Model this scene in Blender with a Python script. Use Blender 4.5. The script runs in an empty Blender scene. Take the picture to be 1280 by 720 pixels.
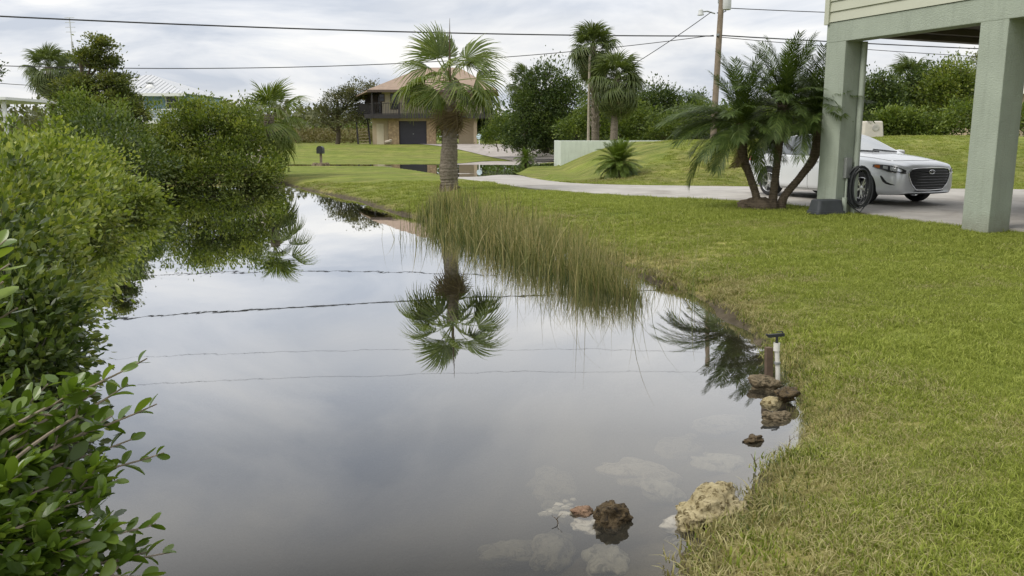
import bpy, bmesh, math, random
import numpy as np
from mathutils import Vector, Matrix, Quaternion, noise as mnoise
from mathutils.bvhtree import BVHTree

random.seed(11)
rng = np.random.default_rng(11)
R = math.radians
SC = bpy.context.scene
COL = SC.collection

# ------------------------------------------------------------------ camera
EYE = 1.75                # metres above the pond's water
FPX = 1050.0              # focal length in pixels of the 1280 px wide photograph
PITCH = R(10.2)
cam_data = bpy.data.cameras.new('camera')
cam = bpy.data.objects.new('camera', cam_data)
COL.objects.link(cam)
cam.location = (0, 0, EYE)
cam.rotation_euler = (R(90) - PITCH, 0, 0)
cam_data.sensor_width = 36.0
cam_data.lens = FPX / 1280.0 * 36.0
cam_data.clip_start = 0.05
cam_data.clip_end = 6000
SC.camera = cam

# ------------------------------------------------------------------ world: overcast sky
SUN_EL, SUN_AZ = R(50), R(-112)      # azimuth from +Y, negative = to the left
world = bpy.data.worlds.new('World')
SC.world = world
world.use_nodes = True
nt = world.node_tree
nt.nodes.clear()
def wn(t, **kw):
    n = nt.nodes.new(t)
    for k, v in kw.items():
        setattr(n, k, v)
    return n
def lk(a, b):
    nt.links.new(a, b)
out = wn('ShaderNodeOutputWorld')
bg = wn('ShaderNodeBackground')
bg.inputs['Strength'].default_value = 0.1
sky = wn('ShaderNodeTexSky', sky_type='NISHITA')
sky.sun_disc = False
sky.sun_elevation = SUN_EL
sky.sun_rotation = SUN_AZ
sky.air_density = 1.0
sky.dust_density = 2.0
tc = wn('ShaderNodeTexCoord')
sep = wn('ShaderNodeSeparateXYZ')
lk(tc.outputs['Generated'], sep.inputs[0])
# project the view direction onto a cloud deck
def mth(op, a, b=None, clamp=False):
    n = wn('ShaderNodeMath', operation=op)
    n.use_clamp = clamp
    for i, v in enumerate((a, b)):
        if v is None:
            continue
        if isinstance(v, (int, float)):
            n.inputs[i].default_value = v
        else:
            lk(v, n.inputs[i])
    return n.outputs[0]
zz = mth('ADD', mth('MAXIMUM', sep.outputs['Z'], 0.0), 0.16)
cu = mth('DIVIDE', sep.outputs['X'], zz)
cv = mth('DIVIDE', sep.outputs['Y'], zz)
comb = wn('ShaderNodeCombineXYZ')
lk(cu, comb.inputs[0]); lk(cv, comb.inputs[1])
comb.inputs[2].default_value = 3.7
n1 = wn('ShaderNodeTexNoise'); n1.inputs['Scale'].default_value = 1.1; n1.inputs['Detail'].default_value = 7.0
n1.inputs['Roughness'].default_value = 0.55; n1.inputs['Distortion'].default_value = 0.5
n2 = wn('ShaderNodeTexNoise'); n2.inputs['Scale'].default_value = 0.62; n2.inputs['Detail'].default_value = 5.0
n2.inputs['Roughness'].default_value = 0.5
mp2 = wn('ShaderNodeMapping'); mp2.inputs['Location'].default_value = (5.3, 1.4, 0.0)
lk(comb.outputs[0], n1.inputs['Vector']); lk(comb.outputs[0], mp2.inputs[0]); lk(mp2.outputs[0], n2.inputs['Vector'])
r1 = wn('ShaderNodeValToRGB')       # cloud brightness
el = r1.color_ramp.elements
el[0].position = 0.38; el[0].color = (3.85, 4.15, 4.7, 1)
el[1].position = 0.62; el[1].color = (6.5, 6.45, 6.35, 1)
e = r1.color_ramp.elements.new(0.5); e.color = (5.2, 5.35, 5.65, 1)
lk(n1.outputs['Fac'], r1.inputs[0])
r2 = wn('ShaderNodeValToRGB')       # where thinner cloud lets the light through
el = r2.color_ramp.elements
el[0].position = 0.46; el[0].color = (0, 0, 0, 1)
el[1].position = 0.72; el[1].color = (1, 1, 1, 1)
lk(n2.outputs['Fac'], r2.inputs[0])
mixb = wn('ShaderNodeMix', data_type='RGBA')
lk(mth('MULTIPLY', r2.outputs[0], 0.7), mixb.inputs[0])
lk(r1.outputs[0], mixb.inputs[6])
mixb.inputs[7].default_value = (6.5, 6.3, 5.95, 1)
# overcast skies brighten steadily towards the zenith
grad = mth('ADD', 1.07, mth('MULTIPLY', mth('MAXIMUM', sep.outputs['Z'], 0.0), 0.75))
gcol = wn('ShaderNodeMix', data_type='RGBA', blend_type='MULTIPLY')
gcol.inputs[0].default_value = 1.0
lk(mixb.outputs[2], gcol.inputs[6])
gc = wn('ShaderNodeCombineXYZ')
for i in range(3):
    lk(grad, gc.inputs[i])
lk(gc.outputs[0], gcol.inputs[7])
mixs = wn('ShaderNodeMix', data_type='RGBA')
mixs.inputs[0].default_value = 0.94          # cloud cover over the clear sky
lk(sky.outputs[0], mixs.inputs[6]); lk(gcol.outputs[2], mixs.inputs[7])
lk(mixs.outputs[2], bg.inputs['Color'])
lk(bg.outputs[0], out.inputs[0])

sun_data = bpy.data.lights.new('sun', 'SUN')
sun_data.energy = 1.5
sun_data.angle = R(24)
sun_data.color = (1.0, 0.955, 0.88)
sun = bpy.data.objects.new('sun', sun_data)
COL.objects.link(sun)
sd = Vector((math.sin(SUN_AZ) * math.cos(SUN_EL), math.cos(SUN_AZ) * math.cos(SUN_EL), math.sin(SUN_EL)))
sun.rotation_euler = sd.to_track_quat('Z', 'Y').to_euler()

SC.view_settings.view_transform = 'Standard'
SC.view_settings.look = 'None'
SC.view_settings.gamma = 1.0
SC.view_settings.exposure = 0.50
SC.view_settings.use_curve_mapping = False
SC.render.engine = 'CYCLES'
SC.cycles.use_denoising = True
SC.cycles.max_bounces = 8
SC.cycles.transparent_max_bounces = 12
SC.cycles.caustics_reflective = False
SC.cycles.caustics_refractive = False

# ------------------------------------------------------------------ pixels of the photograph -> points in the place
CP, SP = math.cos(PITCH), math.sin(PITCH)
def ray(px, py):
    x = (px - 640.0) / FPX
    v = (360.0 - py) / FPX
    return Vector((x, CP + v * SP, -SP + v * CP))
def G(px, py, z=0.0):
    """where the sight line meets level z"""
    d = ray(px, py)
    t = (z - EYE) / d.z
    return Vector((d.x * t, d.y * t, z))
def P(px, py, Y):
    """the point of the sight line at distance Y along the ground"""
    d = ray(px, py)
    t = Y / d.y
    return Vector((d.x * t, Y, EYE + d.z * t))

# ------------------------------------------------------------------ materials
def new_mat(name):
    m = bpy.data.materials.new(name)
    m.use_nodes = True
    m.node_tree.nodes.clear()
    return m
class NT:
    """tiny node-tree writer"""
    def __init__(s, m):
        s.t = m.node_tree
    def n(s, typ, inp=None, **kw):
        nd = s.t.nodes.new(typ)
        for k, v in kw.items():
            setattr(nd, k, v)
        for k, v in (inp or {}).items():
            if hasattr(v, 'is_output') or isinstance(v, bpy.types.NodeSocket):
                s.t.links.new(v, nd.inputs[k])
            else:
                nd.inputs[k].default_value = v
        return nd
    def ramp(s, fac, stops, interp='LINEAR'):
        nd = s.t.nodes.new('ShaderNodeValToRGB')
        cr = nd.color_ramp
        cr.interpolation = interp
        while len(cr.elements) > 1:
            cr.elements.remove(cr.elements[-1])
        cr.elements[0].position = stops[0][0]
        cr.elements[0].color = (*stops[0][1], 1)
        for p, c in stops[1:]:
            e = cr.elements.new(p)
            e.color = (*c, 1)
        s.t.links.new(fac, nd.inputs[0])
        return nd.outputs[0]
    def noise(s, scale, detail=4, rough=0.55, vec=None, dist=0.0):
        nd = s.n('ShaderNodeTexNoise', {'Scale': scale, 'Detail': detail, 'Roughness': rough, 'Distortion': dist})
        if vec is not None:
            s.t.links.new(vec, nd.inputs['Vector'])
        return nd.outputs['Fac']
    def obj(s):
        return s.n('ShaderNodeTexCoord').outputs['Object']
    def mix(s, f, a, b, blend='MIX'):
        nd = s.t.nodes.new('ShaderNodeMix')
        nd.data_type = 'RGBA'
        nd.blend_type = blend
        for i, v in ((0, f), (6, a), (7, b)):
            if isinstance(v, bpy.types.NodeSocket):
                s.t.links.new(v, nd.inputs[i])
            else:
                nd.inputs[i].default_value = v if i == 0 else (*v, 1)
        return nd.outputs[2]
    def math(s, op, a, b=0.0, clamp=False):
        nd = s.t.nodes.new('ShaderNodeMath')
        nd.operation = op
        nd.use_clamp = clamp
        for i, v in ((0, a), (1, b)):
            if isinstance(v, bpy.types.NodeSocket):
                s.t.links.new(v, nd.inputs[i])
            else:
                nd.inputs[i].default_value = v
        return nd.outputs[0]
    def bump(s, h, strength=0.4, dist=0.01):
        return s.n('ShaderNodeBump', {'Height': h, 'Strength': strength, 'Distance': dist}).outputs[0]
    def out(s, sh, vol=None):
        o = s.t.nodes.new('ShaderNodeOutputMaterial')
        if sh is not None:
            s.t.links.new(sh, o.inputs[0])
        if vol is not None:
            s.t.links.new(vol, o.inputs[1])
    def bsdf(s, col, rough=0.6, metal=0.0, normal=None, spec=0.5, coat=0.0):
        inp = {'Base Color': col if isinstance(col, bpy.types.NodeSocket) else (*col, 1), 'Roughness': rough, 'Metallic': metal, 'Specular IOR Level': spec, 'Coat Weight': coat}
        nd = s.n('ShaderNodeBsdfPrincipled', inp)
        if normal is not None:
            s.t.links.new(normal, nd.inputs['Normal'])
        return nd.outputs[0]

def simple(name, col, rough=0.6, metal=0.0, var=0.25, scale=6.0, bump=0.15, bscale=60.0, spec=0.5, coat=0.0, bdist=0.005):
    """weathered plain surface: colour mottling + fine relief"""
    m = new_mat(name)
    t = NT(m)
    o = t.obj()
    a = tuple(c * (1 - var) for c in col)
    b = tuple(min(1, c * (1 + var)) for c in col)
    c = t.ramp(t.noise(scale, 5, 0.6, o), [(0.25, a), (0.75, b)])
    nrm = t.bump(t.noise(bscale, 3, 0.6, o), bump, bdist) if bump else None
    t.out(t.bsdf(c, rough, metal, nrm, spec, coat))
    return m

def leaf_mat(name, c0, c1, c2, trans=0.35, rough=0.45, spec=0.4):
    """leaf colours picked by the per-leaf 'tint' attribute; some light passes through"""
    m = new_mat(name)
    t = NT(m)
    a = t.n('ShaderNodeAttribute', attribute_name='tint').outputs['Fac']
    col = t.ramp(a, [(0.0, c0), (0.5, c1), (1.0, c2)])
    d = t.bsdf(col, rough, 0.0, None, spec)
    tr = t.n('ShaderNodeBsdfTranslucent')
    warm = t.mix(1.0, col, (1.25, 1.25, 0.55), 'MULTIPLY')
    t.t.links.new(warm, tr.inputs[0])
    mx = t.n('ShaderNodeMixShader')
    mx.inputs[0].default_value = trans
    t.t.links.new(d, mx.inputs[1]); t.t.links.new(tr.outputs[0], mx.inputs[2])
    t.out(mx.outputs[0])
    return m

# ------------------------------------------------------------------ mesh helpers
def tag(o, label=None, cat=None, group=None, kind=None):
    if label: o['label'] = label
    if cat: o['category'] = cat
    if group: o['group'] = group
    if kind: o['kind'] = kind
    return o
def empty(name, loc=(0, 0, 0), rz=0.0):
    o = bpy.data.objects.new(name, None)
    COL.objects.link(o)
    o.location = loc
    o.rotation_euler = (0, 0, rz)
    o.empty_display_size = 0.2
    return o
def thing(name, label, cat, loc=(0, 0, 0), rz=0.0, group=None):
    return tag(empty(name, loc, rz), label, cat, group)
def link(name, me, mat=None, parent=None, loc=None):
    o = bpy.data.objects.new(name, me)
    COL.objects.link(o)
    if mat is not None and not me.materials:
        me.materials.append(mat)
    if parent is not None:
        o.parent = parent
    if loc is not None:
        o.location = loc
    return o
def np_mesh(name, verts, faces, tint=None, smooth=False, attr='tint'):
    """mesh from arrays; faces (n,k) all of the same size"""
    me = bpy.data.meshes.new(name)
    verts = np.ascontiguousarray(verts, dtype=np.float32)
    faces = np.ascontiguousarray(faces, dtype=np.int32)
    n, k = faces.shape
    me.vertices.add(len(verts)); me.vertices.foreach_set('co', verts.ravel())
    me.loops.add(n * k); me.loops.foreach_set('vertex_index', faces.ravel())
    me.polygons.add(n)
    me.polygons.foreach_set('loop_start', np.arange(0, n * k, k, dtype=np.int32))
    me.polygons.foreach_set('loop_total', np.full(n, k, dtype=np.int32))
    me.polygons.foreach_set('use_smooth', np.full(n, smooth, dtype=bool))
    if tint is not None:
        a = me.attributes.new(attr, 'FLOAT', 'POINT')
        a.data.foreach_set('value', np.ascontiguousarray(tint, dtype=np.float32))
    me.update(calc_edges=True)
    me.validate()
    return me

class MB:
    """collects boxes, bars, tubes and polygons into one mesh"""
    def __init__(s):
        s.v, s.f = [], []
    def add(s, vs, fs):
        o = len(s.v)
        s.v += [tuple(v) for v in vs]
        s.f += [tuple(i + o for i in f) for f in fs]
        return s
    def box(s, lo, hi):
        (a, b, c), (d, e, f) = lo, hi
        return s.add([(a, b, c), (d, b, c), (d, e, c), (a, e, c), (a, b, f), (d, b, f), (d, e, f), (a, e, f)],
                     [(0, 3, 2, 1), (4, 5, 6, 7), (0, 1, 5, 4), (1, 2, 6, 5), (2, 3, 7, 6), (3, 0, 4, 7)])
    def bar(s, a, b, w, h, up=(0, 0, 1)):
        """box along a->b with width w and height h"""
        a, b = Vector(a), Vector(b)
        d = (b - a).normalized()
        u = Vector(up)
        r = d.cross(u)
        if r.length < 1e-5:
            r = d.cross(Vector((1, 0, 0)))
        r.normalize()
        u = r.cross(d)
        r, u = r * w / 2, u * h / 2
        vs = [a - r - u, a + r - u, a + r + u, a - r + u, b - r - u, b + r - u, b + r + u, b - r + u]
        return s.add(vs, [(0, 3, 2, 1), (4, 5, 6, 7), (0, 1, 5, 4), (1, 2, 6, 5), (2, 3, 7, 6), (3, 0, 4, 7)])
    def tube(s, pts, rad, n=8, caps=True):
        pts = [Vector(p) for p in pts]
        rads = rad if isinstance(rad, (list, tuple, np.ndarray)) else [rad] * len(pts)
        o = len(s.v)
        ref = None
        for i, p in enumerate(pts):
            d = (pts[min(i + 1, len(pts) - 1)] - pts[max(i - 1, 0)]).normalized()
            if ref is None:
                ref = d.orthogonal().normalized()
            ref = (ref - d * ref.dot(d))
            if ref.length < 1e-6:
                ref = d.orthogonal()
            ref.normalize()
            b = d.cross(ref)
            for k in range(n):
                a = 2 * math.pi * k / n
                s.v.append(tuple(p + (ref * math.cos(a) + b * math.sin(a)) * rads[i]))
        for i in range(len(pts) - 1):
            for k in range(n):
                k2 = (k + 1) % n
                s.f.append((o + i * n + k, o + i * n + k2, o + (i + 1) * n + k2, o + (i + 1) * n + k))
        if caps:
            s.f.append(tuple(o + k for k in reversed(range(n))))
            s.f.append(tuple(o + (len(pts) - 1) * n + k for k in range(n)))
        return s
    def lathe(s, prof, n=24, axis='z', center=(0, 0, 0)):
        """prof: list of (radius, height)"""
        o = len(s.v)
        cx, cy, cz = center
        for r, h in prof:
            for k in range(n):
                a = 2 * math.pi * k / n
                c, d = r * math.cos(a), r * math.sin(a)
                s.v.append({'z': (cx + c, cy + d, cz + h), 'y': (cx + c, cy + h, cz + d), 'x': (cx + h, cy + c, cz + d)}[axis])
        for i in range(len(prof) - 1):
            for k in range(n):
                k2 = (k + 1) % n
                s.f.append((o + i * n + k, o + i * n + k2, o + (i + 1) * n + k2, o + (i + 1) * n + k))
        return s
    def prism(s, poly, d):
        """polygon (3d points) extruded by vector d"""
        n = len(poly)
        d = Vector(d)
        vs = [Vector(p) for p in poly] + [Vector(p) + d for p in poly]
        fs = [tuple(reversed(range(n))), tuple(range(n, 2 * n))] + [(i, (i + 1) % n, (i + 1) % n + n, i + n) for i in range(n)]
        return s.add(vs, fs)
    def build(s, name, mat, parent=None, smooth=False, bevel=0.0, loc=None):
        me = bpy.data.meshes.new(name)
        me.from_pydata(s.v, [], s.f)
        bm = bmesh.new(); bm.from_mesh(me)
        bmesh.ops.recalc_face_normals(bm, faces=bm.faces)
        if bevel:
            ed = [e for e in bm.edges if len(e.link_faces) == 2 and e.calc_face_angle(0) > 0.5]
            bmesh.ops.bevel(bm, geom=ed, offset=bevel, segments=2, affect='EDGES', profile=0.5)
        bm.to_mesh(me); bm.free()
        if smooth:
            for p in me.polygons:
                p.use_smooth = True
            try:
                me.set_sharp_from_angle(angle=R(40))
            except Exception:
                pass
        return link(name, me, mat, parent, loc)

def fbm(p, scale, octaves=4):
    return mnoise.fractal(Vector(p) * scale, 1.0, 2.0, octaves)
def smooth01(t):
    t = np.clip(t, 0, 1)
    return t * t * (3 - 2 * t)
def copy_tree(o, parent=None):
    c = o.copy()
    COL.objects.link(c)
    c.parent = parent
    for ch in list(o.children):
        copy_tree(ch, c)
    return c
# ================================================================== the land
def vnoise(x, y, scale, seed=0):
    """smooth value noise on arrays"""
    xs, ys = x / scale + seed * 17.13, y / scale + seed * 7.77
    xi, yi = np.floor(xs), np.floor(ys)
    fx, fy = xs - xi, ys - yi
    fx, fy = fx * fx * (3 - 2 * fx), fy * fy * (3 - 2 * fy)
    def h(a, b):
        s = np.sin(a * 127.1 + b * 311.7 + seed * 3.3) * 43758.5453
        return s - np.floor(s)
    return (h(xi, yi) * (1 - fx) + h(xi + 1, yi) * fx) * (1 - fy) + (h(xi, yi + 1) * (1 - fx) + h(xi + 1, yi + 1) * fx) * fy
def poly_sd(x, y, poly):
    """signed distance to polygon, negative inside"""
    shp = x.shape
    x, y = x.ravel(), y.ravel()
    best = np.full(x.shape, 1e9)
    inside = np.zeros(x.shape, bool)
    n = len(poly)
    for i in range(n):
        ax, ay = poly[i]; bx, by = poly[(i + 1) % n]
        dx, dy = bx - ax, by - ay
        t = np.clip(((x - ax) * dx + (y - ay) * dy) / (dx * dx + dy * dy + 1e-12), 0, 1)
        best = np.minimum(best, np.hypot(x - ax - t * dx, y - ay - t * dy))
        c = ((ay > y) != (by > y)) & (x < (bx - ax) * (y - ay) / (by - ay + 1e-12) + ax)
        inside ^= c
    return np.where(inside, -best, best).reshape(shp)
def catmull(pts, n):
    """smooth closed=False curve through pts"""
    pts = [np.array(p, float) for p in pts]
    pts = [2 * pts[0] - pts[1]] + pts + [2 * pts[-1] - pts[-2]]
    res = []
    for i in range(1, len(pts) - 2):
        p0, p1, p2, p3 = pts[i - 1:i + 3]
        for k in range(n):
            t = k / n
            res.append(0.5 * (2 * p1 + (p2 - p0) * t + (2 * p0 - 5 * p1 + 4 * p2 - p3) * t * t + (3 * p1 - p0 - 3 * p2 + p3) * t ** 3))
    res.append(pts[-2])
    return res

# --- pond outline at water level (z = 0), right shore from near to far, then back along the left bank
shore_px = [(862, 716), (905, 672), (940, 622), (968, 566), (985, 525), (978, 490), (966, 462), (940, 420), (905, 392),
            (862, 370), (805, 345), (760, 328), (690, 306), (610, 290), (545, 280), (515, 271), (480, 262), (445, 250), (400, 241), (352, 229)]
right_shore = [G(*p)[:2] for p in shore_px]
left_shore = [(-8.3, 32.5), (-12.0, 33.0), (-16.5, 31.0), (-15.5, 26.5), (-11.8, 21.0), (-8.8, 15.0), (-6.8, 11.0), (-5.0, 8.0), (-4.2, 5.0), (-3.1, 2.5), (-2.2, 1.2)]
near_shore = [(-1.2, 0.9), (0.2, 1.15), (0.75, 2.0)]
POND = [tuple(p) for p in catmull(near_shore + [tuple(p) for p in right_shore] + left_shore, 6)]

FLOOD = 0.13                       # level of the rain water standing on the road
def z_drive(y):
    return 0.40 - 0.295 * smooth01((y - 22.0) / 16.0)
def Gd(px, py):
    z = 0.3
    for _ in range(12):
        g = G(px, py, z)
        z = float(z_drive(np.array(g.y)))
    return (g.x, g.y)
drive_low = catmull([Gd(*p) for p in [(556, 217), (575, 223.5), (640, 232), (700, 238), (770, 243), (850, 247), (935, 251), (1010, 258), (1063, 264), (1210, 281)]] + [(9.0, 10.5), (10.2, 8.6)], 8)
drive_high = catmull([Gd(*p) for p in [(600, 211.5), (635, 217), (665, 222), (700, 227.5), (760, 230.5), (850, 232), (945, 233), (1060, 234), (1215, 236)]] + [(16.5, 21.5), (19.0, 20.0), (20.5, 18.0)], 8)
def resample(c, n):
    c = np.array(c)
    s = np.concatenate([[0], np.cumsum(np.hypot(*np.diff(c, axis=0).T))])
    t = np.linspace(0, s[-1], n)
    return np.stack([np.interp(t, s, c[:, 0]), np.interp(t, s, c[:, 1])], 1)
NDR = 90
dlo, dhi = resample(drive_low, NDR), resample(drive_high, NDR)
DRIVE = [tuple(p) for p in dlo] + [tuple(p) for p in dhi[::-1]]
ROAD_Y0, ROAD_Y1 = 48.5, 56.5
def road_mid(x):
    return 52.5 + 0.03 * x
# corner of the lawn drowned by the rain water
flood_px = [(330, 203.2), (430, 204.5), (475, 207), (520, 213), (556, 219), (575, 222.5), (618, 226), (640, 225), (625, 218), (648, 216), (604, 211.5), (610, 203.5)]
FLOODP = [tuple(G(*p, FLOOD)[:2]) for p in flood_px]
FLOODP = FLOODP[:10] + [(0.9, 46.0), (1.6, 49.5)] + [(2.0, 58.0), (-18, 58.0), (-18, 51.5)]

def mound(x, y):
    left = np.clip((x - 2.4) / 4.6, 0, 1)
    front = np.clip((y - 24.6) / 9.0, 0, 1)
    back = np.clip((60 - y) / 10.0, 0, 1)
    f = np.sin(front * math.pi / 2) ** 1.15
    l = np.sin(left * math.pi / 2)
    return (1.34 + 0.16 * smooth01((x - 8) / 8)) * f * l * smooth01(back)

def land_z(x, y):
    sdp = poly_sd(x, y, POND)
    wob = 0.10 * (vnoise(x, y, 0.35, 1) - 0.5) + 0.22 * (vnoise(x, y, 1.1, 2) - 0.5)
    wob = wob * np.clip(1.2 - y / 60, 0.3, 1)
    s = sdp + wob
    # lawn level: slightly higher near the drive, falling towards the road
    lawn = 0.30 + 0.08 * smooth01((y - 8) / 8) - 0.20 * smooth01((y - 23) / 20)
    lawn = lawn + 0.02 * (vnoise(x, y, 2.3, 3) - 0.5) + 0.008 * (vnoise(x, y, 0.3, 4) - 0.5)
    lawn = lawn + mound(x, y)
    # road
    rd = np.abs(y - road_mid(x))
    road = np.clip((5.6 - rd) / 1.6, 0, 1)
    lawn = lawn * (1 - road) + 0.09 * road
    # house plot beyond the road
    lawn = lawn + 0.86 * smooth01((y - 59.0) / 22.0) * (1 - 0.35 * smooth01((x - 0) / 8.0)) * (1 - smooth01((y - 110) / 40))
    lawn = lawn + 0.55 * smooth01((y - 100) / 50)
    # flooded corner
    sf = poly_sd(x, y, FLOODP)
    dip = np.clip(0.5 - sf / 3.0, 0, 1)
    lawn = np.where((y > 29) & (y < 60), np.minimum(lawn, FLOOD + np.where(sf < 0, np.maximum(sf * 0.06, -0.07), sf * 0.02 + np.maximum(sf - 1.3, 0) * np.where(x > 1.5, 0.6, 0.1))), lawn)
    # driveway bed
    sdd = poly_sd(x, y, DRIVE)
    zd = z_drive(y) - 0.035
    k = np.clip(0.5 - sdd / 0.5, 0, 1)
    kd = np.where(sdd < 0.05, 1.0, np.clip(1 - (sdd - 0.05) / 0.25, 0, 1))
    lawn = lawn * (1 - kd) + np.where(sdd < 0.05, zd, np.minimum(lawn, zd + 0.05)) * kd
    # bank profile
    bank = np.interp(s, [-6.0, -3.0, -1.2, -0.5, -0.12, 0.0, 0.10, 0.35, 1.0, 2.2], [-1.25, -0.95, -0.42, -0.20, -0.07, 0.0, 0.07, 0.14, 0.23, 1.0])
    z = np.where(s < 1.0, np.minimum(bank, lawn), lawn * np.clip((s - 1.0) / 1.2, 0, 1) + np.minimum(0.23, lawn) * (1 - np.clip((s - 1.0) / 1.2, 0, 1)))
    return z, sdp, sdd, sf
def gz(x, y):
    return float(land_z(np.array([float(x)]), np.array([float(y)]))[0][0])
def on_land(px, py, z0=0.35):
    """where the sight line meets the ground"""
    z = z0
    for _ in range(25):
        g = G(px, py, z)
        z = 0.5 * z + 0.5 * gz(g.x, g.y)
    return Vector((g.x, g.y, gz(g.x, g.y)))

def graded(a, b, step, lo, hi, grow):
    xs = list(np.arange(a, b + step * 0.5, step))
    s, x = step, xs[-1]
    while x < hi:
        s *= grow; x += s; xs.append(x)
    s, x, left = step, xs[0], []
    while x > lo:
        s *= grow; x -= s; left.append(x)
    return np.array(left[::-1] + xs)
gx = graded(-5.0, 6.5, 0.075, -1600, 1600, 1.045)
gy = graded(1.0, 10.0, 0.075, -60, 2600, 1.022)
X, Y = np.meshgrid(gx, gy)
Z, SDP, SDD, SDF = land_z(X, Y)
nx, ny = len(gx), len(gy)
idx = np.arange(nx * ny).reshape(ny, nx)
faces = np.stack([idx[:-1, :-1], idx[:-1, 1:], idx[1:, 1:], idx[1:, :-1]], -1).reshape(-1, 4)
me = np_mesh('ground', np.stack([X, Y, Z], -1).reshape(-1, 3), faces, smooth=True)
def dryness(x, y, sdp):
    """where the turf is dry and straw coloured: along the water and in old patches"""
    d = 0.62 * np.exp(-np.maximum(sdp, 0) / 0.8) + 0.55 * (vnoise(x, y, 2.6, 5) - 0.45) + 0.4 * (vnoise(x, y, 0.7, 6) - 0.5)
    d = d + 0.12 * smooth01((7.5 - y) / 4.0)
    d = d - 0.35 * smooth01((y - 13) / 3) * smooth01((x - 2.5) / 2.5) * smooth01((20 - y) / 3)
    m = (y > 24) & (x > 2)
    return np.clip(np.where(m, d + 0.14, d) + 0.08, 0, 1)
a = me.attributes.new('dry', 'FLOAT', 'POINT'); a.data.foreach_set('value', dryness(X, Y, SDP).ravel().astype(np.float32))
a = me.attributes.new('shore', 'FLOAT', 'POINT'); a.data.foreach_set('value', np.clip(SDP, -3, 3).ravel().astype(np.float32))

M = {}
def turf_material():
    m = new_mat('turf')
    t = NT(m)
    o = t.n('ShaderNodeNewGeometry').outputs['Position']
    dry = t.n('ShaderNodeAttribute', attribute_name='dry').outputs['Fac']
    sh = t.n('ShaderNodeAttribute', attribute_name='shore').outputs['Fac']
    fine = t.noise(28, 4, 0.7, o)
    mid = t.noise(2.2, 4, 0.6, o)
    green = t.ramp(fine, [(0.25, (0.085, 0.11, 0.018)), (0.5, (0.165, 0.20, 0.036)), (0.75, (0.25, 0.28, 0.066))])
    straw = t.ramp(fine, [(0.25, (0.12, 0.095, 0.04)), (0.5, (0.23, 0.19, 0.085)), (0.75, (0.36, 0.31, 0.16))])
    f = t.math('ADD', dry, t.math('MULTIPLY', t.math('SUBTRACT', mid, 0.5), 0.7), True)
    turf = t.mix(f, green, straw)
    # broad mower passes and paler worn patches
    mp = t.n('ShaderNodeMapping', {'Vector': o, 'Scale': (0.10, 0.55, 0.5)}).outputs[0]
    pas = t.ramp(t.noise(2.2, 5, 0.65, mp), [(0.35, (0.68, 0.74, 0.62)), (0.65, (1.22, 1.18, 1.15))])
    turf = t.mix(1.0, turf, pas, 'MULTIPLY')
    blot = t.ramp(t.noise(1.1, 7, 0.72, o), [(0.38, (0.72, 0.76, 0.66)), (0.62, (1.18, 1.15, 1.12))])
    turf = t.mix(1.0, turf, blot, 'MULTIPLY')
    # bare mud at and under the waterline
    mud = t.ramp(t.noise(5, 6, 0.65, o), [(0.3, (0.045, 0.036, 0.022)), (0.7, (0.12, 0.098, 0.065))])
    edge = t.math('ADD', sh, t.math('MULTIPLY', t.math('SUBTRACT', t.noise(7, 4, 0.6, o), 0.5), 0.35))
    fm = t.ramp(edge, [(0.02, (1, 1, 1)), (0.14, (0, 0, 0))])
    col = t.mix(fm, turf, mud)
    b = t.bump(fine, 0.7, 0.03)
    t.out(t.bsdf(col, 0.9, 0.0, b, 0.15))
    return m
M['turf'] = turf_material()
ground = link('ground', me, M['turf'])
tag(ground, 'mown lawn banks, mound and muddy pond bed', 'ground', kind='structure')

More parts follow.
